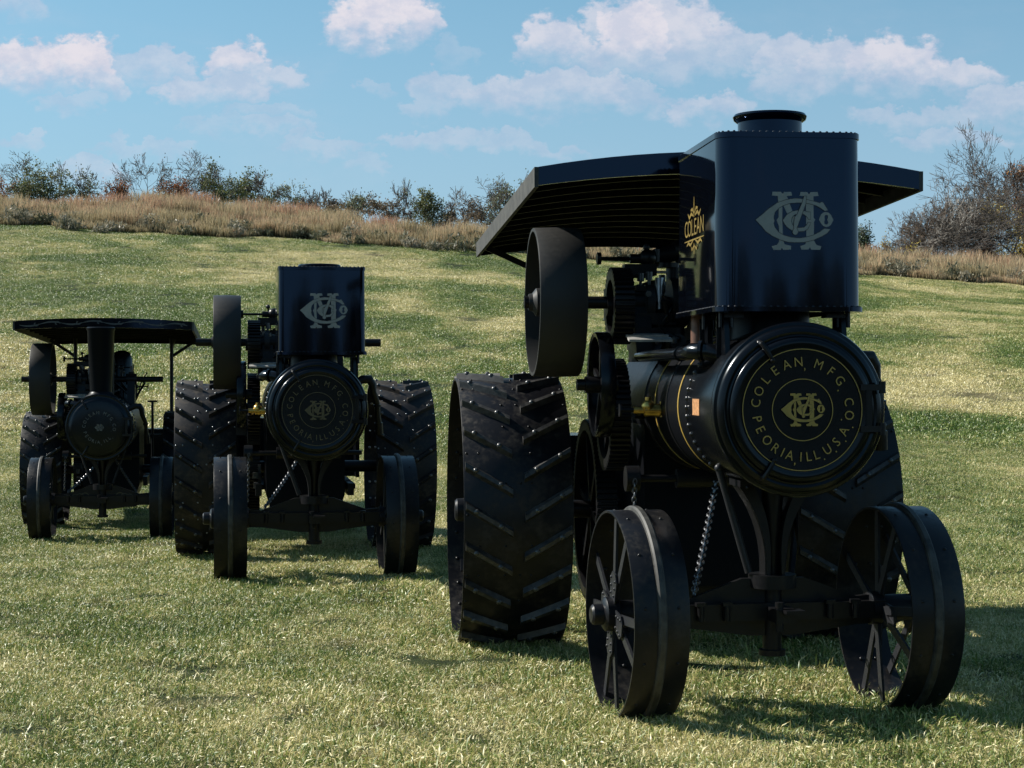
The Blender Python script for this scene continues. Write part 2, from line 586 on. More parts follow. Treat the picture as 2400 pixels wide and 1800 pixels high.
def blade_patch(rng, n, rad, lmin, lmax, w, flat, ba=0.95, bb=1.15):
    """a round patch of n bent blades, thinning towards its edge"""
    r = rad * np.sqrt(rng.random(n)) * (0.75 + 0.35 * rng.random(n))
    a = rng.random(n) * 2 * PI
    cl = rng.random((max(6, n // 28), 2)) * 2 - 1
    px, py = r * np.cos(a), r * np.sin(a)
    pick = rng.integers(0, len(cl), n)
    pull = np.where(rng.random(n) < 0.60, 0.78, 0.0)
    px = px * (1 - pull) + pull * (cl[pick, 0] * rad * 0.8 + rng.normal(0, 0.02, n))
    py = py * (1 - pull) + pull * (cl[pick, 1] * rad * 0.8 + rng.normal(0, 0.02, n))
    L = lmin + (lmax - lmin) * rng.random(n) ** 1.8
    az = rng.random(n) * 2 * PI
    tilt = np.where(rng.random(n) < flat, R(58) + R(28) * rng.random(n), R(8) + R(45) * rng.random(n))
    bend = R(15) + R(40) * rng.random(n)
    dx, dy = np.cos(az), np.sin(az)
    wx, wy = -dy * w / 2, dx * w / 2
    tw = (rng.random(n) - 0.5) * 1.2
    l1 = L * 0.55
    x1, z1 = l1 * np.sin(tilt), l1 * np.cos(tilt)
    t2 = np.minimum(tilt + bend, R(100))
    x2, z2 = x1 + (L - l1) * np.sin(t2), z1 + (L - l1) * np.cos(t2)
    z2 = np.maximum(z2, 0.004)
    b0 = np.stack([px + wx, py + wy, np.zeros(n) - 0.004], 1)
    b1 = np.stack([px - wx, py - wy, np.zeros(n) - 0.004], 1)
    c0 = np.stack([px + dx * x1 + wx * 0.85, py + dy * x1 + wy * 0.85, z1 + w * tw], 1)
    c1 = np.stack([px + dx * x1 - wx * 0.85, py + dy * x1 - wy * 0.85, z1 - w * tw], 1)
    tp = np.stack([px + dx * x2, py + dy * x2, z2], 1)
    v = np.stack([b0, b1, c0, c1, tp], 1).reshape(-1, 3)
    i = np.arange(n)[:, None] * 5
    tris = np.concatenate([i + np.array([[0, 1, 3]]), i + np.array([[0, 3, 2]]), i + np.array([[2, 3, 4]])])
    tint = np.clip(rng.beta(ba, bb, n) + np.where(tilt > R(55), 0.22, 0.0), 0, 1)
    return v, tris, np.repeat(tint, 5), np.tile([0, 0, 0.55, 0.55, 1.0], n)


def build_grass():
    gm = grass_material()
    rng = np.random.default_rng(7)
    protos = bpy.data.collections.new('grass patches')
    for k in range(5):
        v, t, ti, al = blade_patch(rng, 2500, 0.42, 0.015, 0.068, 0.0044, 0.55)
        protos.objects.link(bpy.data.objects.new('blade_patch_%d' % k, mesh_np('blade_patch', v, t, [gm], {'tint': ti, 'along': al})))
    far = bpy.data.collections.new('grass patches far')
    for k in range(4):
        v, t, ti, al = blade_patch(rng, 1900, 1.1, 0.03, 0.10, 0.013, 0.35, 2.4, 3.6)
        far.objects.link(bpy.data.objects.new('blade_patch_far_%d' % k, mesh_np('blade_patch_far', v, t, [gm], {'tint': ti, 'along': al})))
    pr = random.Random(3)

    def scatter(name, coll, y0, y1, step, lab):
        pts, rot, scl, idx = [], [], [], []
        y = y0
        while y < y1:
            half = 0.2857 * y * 1.04 + 3.0
            x = -half
            while x < half:
                qx, qy = x + pr.uniform(-.5, .5) * step, y + pr.uniform(-.5, .5) * step
                if pr.random() < 0.015:
                    x += step
                    continue
                z = tz(qx, qy)
                e = 0.2
                gx, gy = (tz(qx + e, qy) - z) / e, (tz(qx, qy + e) - z) / e
                nrm = Vector((-gx, -gy, 1)).normalized()
                q = nrm.to_track_quat('Z', 'Y') @ Matrix.Rotation(pr.random() * 2 * PI, 3, 'Z').to_quaternion()
                pts.append((qx, qy, z))
                rot.append(tuple(q.to_euler()))
                scl.append(pr.choice([pr.uniform(0.55, 0.8), pr.uniform(0.8, 1.1), pr.uniform(0.9, 1.3)]) * (1.5 if pr.random() < .03 else 1.0))
                idx.append(pr.randrange(100))
                x += step
            y += step
        if y0 < 10:
            for (wx, wy) in ((.66, 9.18), (2.1, 9.6), (-.1, 12.0), (2.05, 12.2), (-2.46, 15.6), (-1.02, 15.85), (-3.1, 18.2), (-5.35, 20.6), (-4.1, 20.8)):
                for k in range(9):
                    qx, qy = wx + pr.uniform(-.3, .3), wy + pr.uniform(-.45, .25)
                    pts.append((qx, qy, tz(qx, qy)))
                    rot.append((0, 0, pr.random() * 6.28))
                    scl.append(pr.uniform(.7, 1.5))
                    idx.append(pr.randrange(100))
        me = bpy.data.meshes.new(name)
        me.from_pydata(pts, [], [])
        a = me.attributes.new('turn', 'FLOAT_VECTOR', 'POINT'); a.data.foreach_set('vector', np.array(rot, np.float32).ravel())
        a = me.attributes.new('size', 'FLOAT', 'POINT'); a.data.foreach_set('value', np.array(scl, np.float32))
        a = me.attributes.new('pick', 'INT', 'POINT'); a.data.foreach_set('value', np.array(idx, np.int32))
        me.materials.append(gm)
        o = link(bpy.data.objects.new(name, me))
        tag(o, lab, 'grass', kind='stuff')
        ng = bpy.data.node_groups.new(name + '_scatter', 'GeometryNodeTree')
        ng.interface.new_socket('Geometry', in_out='INPUT', socket_type='NodeSocketGeometry')
        ng.interface.new_socket('Geometry', in_out='OUTPUT', socket_type='NodeSocketGeometry')
        n = ng.nodes
        gi, go = n.new('NodeGroupInput'), n.new('NodeGroupOutput')
        ci = n.new('GeometryNodeCollectionInfo')
        ci.inputs['Collection'].default_value = coll
        ci.inputs['Separate Children'].default_value = True
        ci.inputs['Reset Children'].default_value = True
        ip = n.new('GeometryNodeInstanceOnPoints')
        ip.inputs['Pick Instance'].default_value = True

        def named(att, ty):
            nd = n.new('GeometryNodeInputNamedAttribute')
            nd.data_type = ty
            nd.inputs['Name'].default_value = att
            return nd.outputs['Attribute']
        er = n.new('FunctionNodeEulerToRotation')
        ng.links.new(named('turn', 'FLOAT_VECTOR'), er.inputs[0])
        ng.links.new(gi.outputs[0], ip.inputs['Points'])
        ng.links.new(ci.outputs[0], ip.inputs['Instance'])
        ng.links.new(er.outputs[0], ip.inputs['Rotation'])
        ng.links.new(named('size', 'FLOAT'), ip.inputs['Scale'])
        ng.links.new(named('pick', 'INT'), ip.inputs['Instance Index'])
        ng.links.new(ip.outputs[0], go.inputs[0])
        md = o.modifiers.new('scatter', 'NODES')
        md.node_group = ng
    scatter('meadow_grass', protos, 6.6, 34.0, 0.40, 'short mown meadow grass, green mixed with straw, around the engines')
    scatter('hillside_grass', far, 33.0, 101.0, 1.05, 'mown grass in green and dry streaks rising up the hill')


build_grass()

# ------------------------------------------------------------------ tall dry grass on the bank
def build_tall_grass():
    m, g, b = mat('tall_dry_grass')
    nt = m.node_tree
    at = g.node('ShaderNodeAttribute', attribute_name='tint').outputs['Fac']
    al = g.node('ShaderNodeAttribute', attribute_name='along').outputs['Fac']
    lo = g.cramp(at, [(0.0, (0.04, 0.042, 0.02)), (0.5, (0.11, 0.09, 0.05)), (1.0, (0.26, 0.21, 0.125))])  # dark lower stems: green-brown growth plus ground shade put into the colour
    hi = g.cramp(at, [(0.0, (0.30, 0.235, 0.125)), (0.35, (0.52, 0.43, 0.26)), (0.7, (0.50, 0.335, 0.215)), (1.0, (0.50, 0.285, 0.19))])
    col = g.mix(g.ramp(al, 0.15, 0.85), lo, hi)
    nt.links.new(col, b.inputs['Base Color'])
    b.inputs['Roughness'].default_value = 0.8
    b.inputs['Specular IOR Level'].default_value = 0.1
    tr = g.node('ShaderNodeBsdfTranslucent')
    nt.links.new(col, tr.inputs['Color'])
    mx = g.node('ShaderNodeMixShader')
    mx.inputs[0].default_value = 0.3
    nt.links.new(b.outputs[0], mx.inputs[1])
    nt.links.new(tr.outputs[0], mx.inputs[2])
    nt.links.new(mx.outputs[0], nt.nodes['Material Output'].inputs['Surface'])
    rng = np.random.default_rng(11)
    n = 360000
    y = 99 + 34 * rng.random(n) ** 1.2
    x = (rng.random(n) * 2 - 1) * (0.2857 * y * 1.1 + 6)
    edge = 99.5 + 1.6 * np.sin(x * 0.35) + 1.1 * np.sin(x * 0.93 + 1) + 0.6 * np.sin(x * 2.1)
    y = np.maximum(y, edge + rng.random(n) * 1.2)
    # clumps of different height and colour
    cx, cy = (rng.random(1500) * 2 - 1) * 46, 98 + 38 * rng.random(1500)
    ch, cc = rng.random(1500), rng.random(1500)
    near = np.empty(n, int)
    for s in range(0, n, 10000):
        e = slice(s, s + 10000)
        near[e] = np.argmin((x[e, None] - cx + rng.normal(0, .25, (len(x[e]), 1))) ** 2 + ((y[e, None] - cy) * 0.8) ** 2, 1)
    H = (0.42 + 0.98 * ch[near] ** 1.7) * (0.35 + 0.85 * rng.random(n) ** 0.8) * (0.62 + 0.38 * sst(0, 6, y - edge))
    tint = np.clip(0.55 * cc[near] + 0.55 * rng.random(n) - 0.16 + 0.30 * sst(2, 14, y - edge) - 0.06, 0, 1)
    z = terrain(x, y)
    az = rng.random(n) * 2 * PI
    le = 0.08 + 0.38 * rng.random(n) ** 2
    w = 0.012 + 0.02 * rng.random(n)
    ca, sa = np.cos(az), np.sin(az)
    b2 = rng.random(n) * 2 * PI
    lx, ly = np.cos(b2) * le * H, np.sin(b2) * le * H
    p0 = np.stack([x - ca * w / 2, y - sa * w / 2, z - 0.05], 1)
    p1 = np.stack([x + ca * w / 2, y + sa * w / 2, z - 0.05], 1)
    q0 = np.stack([x + lx * 0.5 - ca * w * 0.6, y + ly * 0.5 - sa * w * 0.6, z + H * 0.72], 1)
    q1 = np.stack([x + lx * 0.5 + ca * w * 0.6, y + ly * 0.5 + sa * w * 0.6, z + H * 0.72], 1)
    tp = np.stack([x + lx, y + ly, z + H], 1)
    v = np.stack([p0, p1, q0, q1, tp], 1).reshape(-1, 3)
    i = np.arange(n)[:, None] * 5
    tris = np.concatenate([i + np.array([[0, 1, 3]]), i + np.array([[0, 3, 2]]), i + np.array([[2, 3, 4]])])
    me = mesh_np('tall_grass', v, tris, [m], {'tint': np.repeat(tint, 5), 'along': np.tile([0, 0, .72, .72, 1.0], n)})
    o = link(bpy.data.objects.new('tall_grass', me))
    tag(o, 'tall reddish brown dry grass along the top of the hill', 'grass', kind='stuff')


build_tall_grass()

# ------------------------------------------------------------------ trees on the hilltop
def leaf_mat(name, cols, trans=0.3):
    m, g, b = mat(name)
    nt = m.node_tree
    at = g.node('ShaderNodeAttribute', attribute_name='tint').outputs['Fac']
    k = len(cols)
    col = g.cramp(at, [(i / (k - 1), c) for i, c in enumerate(cols)])
    nt.links.new(col, b.inputs['Base Color'])
    b.inputs['Roughness'].default_value = 0.6
    tr = g.node('ShaderNodeBsdfTranslucent')
    nt.links.new(col, tr.inputs['Color'])
    mx = g.node('ShaderNodeMixShader')
    mx.inputs[0].default_value = trans
    nt.links.new(b.outputs[0], mx.inputs[1])
    nt.links.new(tr.outputs[0], mx.inputs[2])
    nt.links.new(mx.outputs[0], nt.nodes['Material Output'].inputs['Surface'])
    return m


M_BARK = plain('bark_dark', (0.085, 0.071, 0.059), 0.9, 0, 0.4, 3)
M_BARK_GREY = plain('bark_grey', (0.15, 0.115, 0.088), 0.9, 0, 0.4, 3)
M_BARK_PALE = plain('bark_pale', (0.34, 0.31, 0.27), 0.8, 0, 0.3, 3)
LEAF = {
    'green': leaf_mat('leaf_olive_green', [(0.061, 0.088, 0.031), (0.124, 0.150, 0.053), (0.229, 0.211, 0.079)]),
    'sage': leaf_mat('leaf_grey_green', [(0.088, 0.114, 0.061), (0.157, 0.185, 0.088), (0.281, 0.272, 0.150)]),
    'rust': leaf_mat('leaf_rust', [(0.194, 0.070, 0.035), (0.334, 0.124, 0.053), (0.299, 0.202, 0.070)]),
    'brown': leaf_mat('leaf_brown', [(0.105, 0.079, 0.053), (0.176, 0.124, 0.070), (0.211, 0.176, 0.088)]),
    'yellow': leaf_mat('leaf_yellow', [(0.281, 0.229, 0.053), (0.562, 0.404, 0.079), (0.421, 0.386, 0.105)]),
    'orange': leaf_mat('leaf_orange', [(0.264, 0.105, 0.053), (0.527, 0.229, 0.079), (0.632, 0.369, 0.105)]),
    'weed': leaf_mat('leaf_weed', [(0.065, 0.078, 0.039), (0.156, 0.150, 0.091), (0.312, 0.273, 0.195)]),
    'conifer': leaf_mat('leaf_conifer', [(0.035, 0.061, 0.029), (0.061, 0.096, 0.044), (0.088, 0.124, 0.053)], 0.1),
}


def skeleton(rng, levels, kids, fork, lean, droop=0.0, stem=0.34):
    segs, tips = [], []

    def rec(p, d, L, r, lev):
        k = 4 if lev < 2 else 3
        q = p
        for i in range(k):
            d2 = (d + Vector((rng.gauss(0, .13), rng.gauss(0, .13), rng.gauss(0, .08) + (0.05 if lev else 0) - droop * lev * 0.1))).normalized()
            q2 = q + d2 * (L / k)
            r2 = r * (1 - 0.16)
            segs.append((q, q2, r, r2, lev))
            q, d, r = q2, d2, r2
            if lev < levels and i >= (1 if lev else 2) and rng.random() < (0.75 if lev else 0.5):
                side(q, d, L * rng.uniform(.45, .75), r * 0.6, lev + 1, rng.uniform(.6, 1.15))
        if lev < levels:
            for _ in range(kids):
                side(q, d, L * rng.uniform(.55, .85), r * 0.72, lev + 1, rng.uniform(.25, fork))
        else:
            tips.append(q)

    def side(q, d, L, r, lev, ang):
        x, y, _ = frame(d)
        a = rng.random() * 2 * PI
        nd = (d * math.cos(ang) + (x * math.cos(a) + y * math.sin(a)) * math.sin(ang)).normalized()
        rec(q, nd, L, r, lev)
    rec(Vector((0, 0, 0)), Vector((lean, 0, 1)).normalized(), stem, 0.035, 0)
    return segs, tips


def tubes_np(segs, n_of):
    V, F = [], []
    b = 0
    for (p, q, r0, r1) in segs:
        n = n_of(r0)
        x, y, d = frame(q - p) if (q - p).length > 1e-6 else frame((0, 0, 1))
        for c, r in ((p, r0), (q, r1)):
            for i in range(n):
                a = 2 * PI * i / n
                V.append(c + (x * math.cos(a) + y * math.sin(a)) * r)
        for i in range(n):
            j = (i + 1) % n
            F.append((b + i, b + j, b + n + j))
            F.append((b + i, b + n + j, b + n + i))
        b += 2 * n
    return np.array([tuple(p) for p in V]), np.array(F)


def make_tree(name, label, px, Y, top, width, leaf=None, nleaf=0, lsize=0.2, seed=1, levels=4, kids=2, fork=0.9,
              lean=0.0, bark=None, group=None, droop=0.0, stem=0.34, sparse=1.0, base_drop=0.0, rtrunk=None, cat='tree'):
    nleaf, lsize = int(nleaf * 1.7), lsize * 0.76
    rng = random.Random(seed)
    X = (px - 1200) / FPX * Y
    z0 = tz(X, Y) - 0.05 - base_drop
    height = CAM_H + (HOR - top) / FPX * Y - z0
    wid = width / FPX * Y
    segs, tips = skeleton(rng, levels, kids, fork, lean, droop, stem)
    pts = np.array([tuple(s[1]) for s in segs])
    kz = height / np.percentile(pts[:, 2], 99.5)
    kx = wid / max(0.05, np.percentile(pts[:, 0], 97) - np.percentile(pts[:, 0], 3))
    ky = kx
    cxm = (pts[:, 0].max() + pts[:, 0].min()) / 2
    rt = rtrunk or (0.035 * height * 0.42 + 0.03)
    root = empty(name, (X, Y, z0), 0)
    tag(root, label, cat, group)

    def mp(p):
        w = min(1.0, max(0.0, p.z / (pts[:, 2].max() * 0.5)))
        return Vector(((p.x - cxm * w) * kx, p.y * ky, p.z * kz))
    rs = rt / 0.035
    thick, thin = [], []
    for (p, q, r0, r1, lev) in segs:
        s = (mp(p), mp(q), max(r0 * rs, 0.016), max(r1 * rs, 0.012))
        (thick if lev <= 1 else thin).append(s)
    bk = bark or M_BARK
    v, f = tubes_np(thick, lambda r: 7 if r > 0.06 else 5)
    me = mesh_np('trunk', v, f, [bk])
    link(bpy.data.objects.new('trunk', me), root)
    v, f = tubes_np(thin, lambda r: 3)
    mats = [bk]
    tint = np.zeros(len(v))
    if leaf:
        nr = np.random.default_rng(seed)
        ends = np.array([tuple(mp(p)) for p in tips] + [tuple(s[1]) for s in thin if s[2] < 0.05])
        ck = nr.random(len(ends)) < sparse
        ends = ends[ck] if ck.any() else ends
        shade = nr.random(len(ends))
        pk = nr.integers(0, len(ends), nleaf)
        c = ends[pk] + nr.normal(0, lsize * 1.5, (nleaf, 3)) * np.array([1, 1, .7])
        c[:, 2] = np.clip(c[:, 2], 0.1, None)
        a = nr.normal(0, 1, (nleaf, 3)); a /= np.linalg.norm(a, axis=1, keepdims=True)
        bb = nr.normal(0, 1, (nleaf, 3)); bb -= a * (a * bb).sum(1, keepdims=True); bb /= np.linalg.norm(bb, axis=1, keepdims=True)
        s = lsize * (0.5 + 0.8 * nr.random((nleaf, 1)))
        q = np.stack([c - a * s * .6, c + bb * s * .35, c + a * s * .6, c - bb * s * .35], 1).reshape(-1, 3)
        i = np.arange(nleaf)[:, None] * 4 + len(v)
        lf = np.concatenate([i + np.array([[0, 1, 2]]), i + np.array([[0, 2, 3]])])
        tl = np.clip(0.65 * shade[pk] + 0.35 * nr.random(nleaf), 0, 1)
        nf = len(f)
        v = np.concatenate([v, q]); f = np.concatenate([f, lf]); tint = np.concatenate([tint, np.repeat(tl, 4)])
        mats.append(LEAF[leaf])
        me = mesh_np('crown', v, f, mats, {'tint': tint})
        mi = np.zeros(len(f), np.int32); mi[nf:] = 1
        me.polygons.foreach_set('material_index', mi)
    else:
        me = mesh_np('crown', v, f, mats)
    link(bpy.data.objects.new('crown', me), root)
    return root


HILL = 'trees and shrubs along the hilltop'
T = make_tree
# left of the picture, beyond the grassy bank
T('rust_leaved_shrub', 'rust-brown shrub at the far left end of the hilltop row', 2, 134, 418, 60, 'rust', 900, .16, 21, 3, 3, 1.0, group=HILL, stem=.2, cat='shrub')
T('sparse_tree', 'thin wide-forked tree with few leaves, leftmost of the hilltop row', 45, 136, 362, 150, 'green', 110, .16, 22, 5, 2, 1.0, group=HILL, sparse=.25, stem=.12, rtrunk=.17)
T('green_tree', 'broad dark green tree right of the leftmost forked tree', 150, 137, 390, 165, 'green', 3600, .20, 23, 4, 3, 1.1, group=HILL, stem=.24)
T('broken_tree', 'short dead broken tree between the broad green tree and a rust one', 250, 135, 418, 50, None, 0, .2, 24, 2, 2, .8, group=HILL, lean=-.35)
T('rust_leaved_tree', 'narrow rust-leaved tree beside the dead broken tree', 283, 134, 420, 68, 'rust', 1500, .17, 25, 4, 3, .9, group=HILL)
T('sparse_tree', 'tall forked nearly leafless tree between the two rust-leaved trees', 330, 136, 362, 125, 'brown', 100, .15, 26, 5, 2, .95, group=HILL, sparse=.25, stem=.12, rtrunk=.17)
T('rust_leaved_tree', 'rust-leaved tree standing just left of the rightmost forked tree', 402, 134, 418, 62, 'rust', 1400, .17, 27, 4, 3, .9, group=HILL)
T('sparse_tree', 'widest forked nearly leafless tree, left of a big round green tree', 455, 136, 360, 150, 'green', 110, .15, 28, 5, 2, 1.05, group=HILL, sparse=.25, stem=.12, rtrunk=.17)
T('green_tree', 'round olive green tree above the highest mound of dry grass', 560, 137, 390, 150, 'green', 3800, .20, 29, 4, 3, 1.1, group=HILL, stem=.24)
T('mixed_tree', 'dark tree with bare twiggy top where the mound drops away', 685, 134, 428, 105, 'sage', 1700, .18, 30, 5, 2, 1.0, group=HILL, base_drop=.8)
T('bare_sapling', 'bare twiggy sapling left of the low brown bush', 757, 131, 440, 50, None, 0, .2, 31, 5, 2, .7, group=HILL, rtrunk=.05)
T('brown_bush', 'low brown bush with pale sprigs, first right of the mound', 795, 131, 468, 70, 'brown', 1500, .16, 32, 4, 3, 1.2, group=HILL, stem=.2, cat='bush')
T('sage_bush', 'grey green bush with upright sprigs right of the low brown bush', 843, 132, 460, 62, 'sage', 1100, .16, 33, 4, 3, 1.1, group=HILL, stem=.2, cat='bush')
T('brown_bush', 'brown bush with bare twigs left of the slender sapling', 900, 131, 462, 72, 'brown', 1300, .16, 34, 5, 2, 1.1, group=HILL, stem=.2, cat='bush')
T('slender_sapling', 'slender tall sapling with a tuft of leaves at its top', 940, 131, 424, 38, 'sage', 130, .15, 35, 4, 2, .7, group=HILL, rtrunk=.045, sparse=.4, stem=.6)
T('green_tree', 'dense dark green round tree with a black trunk left of the canopy', 992, 133, 446, 78, 'green', 2600, .18, 36, 4, 3, 1.1, group=HILL, stem=.22)
T('sage_bush', 'small loose grey green bush beside the dense dark green tree', 1035, 134, 492, 60, 'sage', 800, .16, 37, 4, 2, 1.2, group=HILL, stem=.2, cat='bush')
T('brown_bush', 'wide brown thicket with bare twigs below the tall bare tree', 1085, 132, 470, 95, 'brown', 1700, .16, 38, 5, 2, 1.2, group=HILL, stem=.2, cat='bush')
T('bare_tree', 'tall bare leaning tree just left of the layered green tree', 1138, 134, 412, 90, 'sage', 160, .15, 39, 5, 2, .9, group=HILL, sparse=.3, lean=-.15)
T('layered_tree', 'green tree with flat layered sprays behind the canopy edge', 1188, 135, 420, 85, 'sage', 1500, .18, 40, 5, 2, 1.1, group=HILL)
for (lab, px_, yy, top, wd, sd) in (
        ('bare sapling leaning over the broad dark green tree', 118, 138, 384, 70, 71),
        ('bare grey sapling left of the dead broken tree', 215, 136, 398, 60, 72),
        ('thin bare tree left of the round olive green tree', 498, 138, 388, 75, 73),
        ('bare tree just right of the round olive green tree', 628, 136, 402, 80, 74),
        ('bare sapling at the right side of the dark twiggy tree', 728, 134, 446, 52, 75),
        ('bare spindly tree between the brown bush and the grey green bush', 822, 133, 448, 56, 76),
        ('bare spindly tree right of the slender leafy sapling', 962, 133, 452, 46, 77),
        ('bare many-stemmed tree above the wide brown thicket', 1065, 134, 444, 74, 78)):
    T('bare_tree', lab, px_, yy, top, wd, 'brown', 40, .13, sd, 5, 2, .95, group=HILL, stem=.16, rtrunk=.09, sparse=.3)
# right of the picture
WOOD = 'trees of the autumn wood on the right'
T('small_conifer', 'small dark green conifer at the right edge of the big tank', 2020, 150, 528, 34, 'conifer', 1500, .2, 41, 4, 3, .9, group=WOOD, stem=.25)
T('yellow_bush', 'low yellow green bush right of the small conifer', 2062, 140, 562, 70, 'yellow', 700, .16, 42, 4, 3, 1.2, group=WOOD, stem=.2, cat='bush')
T('brown_bush', 'low brown twiggy bush between two yellow green bushes', 2105, 139, 556, 64, 'brown', 500, .16, 43, 5, 2, 1.2, group=WOOD, stem=.2, cat='bush')
T('yellow_bush', 'yellow green bush under the leftmost bare wood trees', 2150, 136, 570, 70, 'yellow', 800, .16, 44, 4, 3, 1.2, group=WOOD, stem=.2, cat='bush')
T('bare_tree', 'low grey bare tree, outermost on the left of the wood', 2165, 138, 478, 120, 'brown', 220, .12, 45, 6, 2, 1.0, lean=-.45, bark=M_BARK_GREY, group=WOOD, stem=.28, sparse=.4)
T('bare_tree', 'grey bare tree with a dome of fine twigs, second in the wood', 2215, 137, 428, 150, 'brown', 260, .12, 46, 6, 2, 1.0, lean=-.4, bark=M_BARK_GREY, group=WOOD, stem=.28, sparse=.4)
T('pale_trunk_tree', 'bare tree with a pale trunk in the middle of the wood', 2238, 134, 452, 110, None, 0, .2, 47, 5, 2, .9, lean=-.3, bark=M_BARK_PALE, group=WOOD, stem=.4)
T('bare_tree', 'bare thicket tree with tangled twigs behind the pale trunk', 2275, 141, 402, 190, 'brown', 500, .14, 48, 6, 2, 1.0, lean=-.3, bark=M_BARK_GREY, group=WOOD, stem=.28, sparse=.5)
T('bare_tree', 'tallest bare tree with a forked thin top above the wood', 2300, 143, 298, 160, None, 0, .2, 49, 6, 2, .8, lean=-.12, bark=M_BARK, group=WOOD, stem=.4)
T('leaning_tree', 'dark bare tree with thick limbs leaning left at the wood edge', 2362, 132, 402, 300, None, 0, .2, 50, 6, 2, 1.0, lean=-.55, bark=M_BARK, group=WOOD, stem=.36, rtrunk=.21)
T('yellow_tree', 'yellow leaved tree low behind the dark leaning tree', 2352, 140, 448, 110, 'yellow', 1300, .2, 51, 4, 3, 1.0, group=WOOD)
T('orange_tree', 'orange leaved tree at the right edge above the yellow tree', 2412, 142, 355, 95, 'orange', 1500, .2, 52, 5, 3, 1.0, group=WOOD)
T('russet_tree', 'tall dark russet tree cut by the right edge of the photo', 2448, 139, 305, 110, 'rust', 900, .2, 53, 5, 3, 1.0, group=WOOD)
T('yellow_bush', 'yellow bush at the foot of the dark leaning tree', 2400, 131, 560, 80, 'yellow', 700, .16, 54, 4, 3, 1.2, group=WOOD, stem=.2, cat='bush')
T('bare_tree', 'brown bare tree filling the wood behind the leaning tree', 2330, 146, 420, 200, 'brown', 900, .15, 55, 6, 2, 1.0, bark=M_BARK_GREY, group=WOOD, stem=.28)

T('bare_tree', 'small dense bare tree below the dome of fine twigs', 2195, 135, 500, 120, 'brown', 300, .14, 61, 5, 3, 1.1, lean=-.25, bark=M_BARK, group=WOOD, stem=.2)
T('bare_tree', 'dense brown bare tree right behind the pale trunk', 2262, 138, 455, 140, 'brown', 500, .14, 62, 5, 3, 1.1, lean=-.2, bark=M_BARK, group=WOOD, stem=.2)
T('russet_shrub', 'dull red shrub between the pale trunk and the leaning tree', 2305, 134, 560, 70, 'rust', 260, .15, 63, 5, 3, 1.1, group=WOOD, stem=.2, cat='shrub')

def scrub():
    nr = np.random.default_rng(78)
    P, Tn = [], []
    for i in range(90):
        cx = nr.uniform(-44, 46)
        cy = nr.uniform(126, 139)
        hh = 0.9 + 1.3 * nr.random() ** 1.6
        n = 220
        a = nr.normal(0, 1, (n, 3)); a /= np.linalg.norm(a, axis=1, keepdims=True)
        rr = nr.random((n, 1)) ** .45
        P.append(np.array([cx, cy, tz(cx, cy) + hh * .5]) + a * rr * np.array([0.7 + 1.0 * nr.random(), .8, hh * .6]))
        Tn.append(np.clip(nr.random() * .7 + .3 * nr.random(n), 0, 1))
    c = np.concatenate(P); tn = np.concatenate(Tn); n = len(c)
    a = nr.normal(0, 1, (n, 3)); a[:, 2] *= 1.6; a /= np.linalg.norm(a, axis=1, keepdims=True)
    b = nr.normal(0, 1, (n, 3)); b -= a * (a * b).sum(1, keepdims=True); b /= np.linalg.norm(b, axis=1, keepdims=True)
    k = .5 + nr.random((n, 1))
    q = np.stack([c - a * .16 * k, c + b * .05 * k, c + a * .16 * k, c - b * .05 * k], 1).reshape(-1, 3)
    i = np.arange(n)[:, None] * 4
    f = np.concatenate([i + np.array([[0, 1, 2]]), i + np.array([[0, 2, 3]])])
    o = link(bpy.data.objects.new('undergrowth', mesh_np('undergrowth', q, f, [LEAF['brown']], {'tint': np.repeat(tn, 4)})))
    tag(o, 'low brown scrub between the trees on the hilltop', 'scrub', kind='stuff')


scrub()


def weeds():
    nr = np.random.default_rng(79)
    P, Tn = [], []
    for i in range(190):
        cx = nr.uniform(-40, 42)
        cy = 99.6 + 1.6 * math.sin(cx * 0.35) + 1.1 * math.sin(cx * 0.93 + 1) + nr.uniform(-.4, 9) * nr.random()
        hh = 0.35 + 0.75 * nr.random() ** 1.5
        n = 190
        a = nr.normal(0, 1, (n, 3)); a /= np.linalg.norm(a, axis=1, keepdims=True)
        P.append(np.array([cx, cy, tz(cx, cy) + hh * .45]) + a * nr.random((n, 1)) ** .4 * np.array([0.3 + .8 * nr.random(), .5, hh * .6]))
        Tn.append(np.clip(nr.random() * .8 + .3 * nr.random(n), 0, 1))
    c = np.concatenate(P); tn = np.concatenate(Tn); n = len(c)
    a = nr.normal(0, 1, (n, 3)); a[:, 2] *= 2.0; a /= np.linalg.norm(a, axis=1, keepdims=True)
    b = nr.normal(0, 1, (n, 3)); b -= a * (a * b).sum(1, keepdims=True); b /= np.linalg.norm(b, axis=1, keepdims=True)
    k = .5 + nr.random((n, 1))
    q = np.stack([c - a * .12 * k, c + b * .035 * k, c + a * .12 * k, c - b * .035 * k], 1).reshape(-1, 3)
    i = np.arange(n)[:, None] * 4
    f = np.concatenate([i + np.array([[0, 1, 2]]), i + np.array([[0, 2, 3]])])
    o = link(bpy.data.objects.new('weeds', mesh_np('weeds', q, f, [LEAF['weed']], {'tint': np.repeat(tn, 4)})))
    tag(o, 'grey green and brown weeds along the foot of the grassy bank', 'weeds', kind='stuff')


weeds()

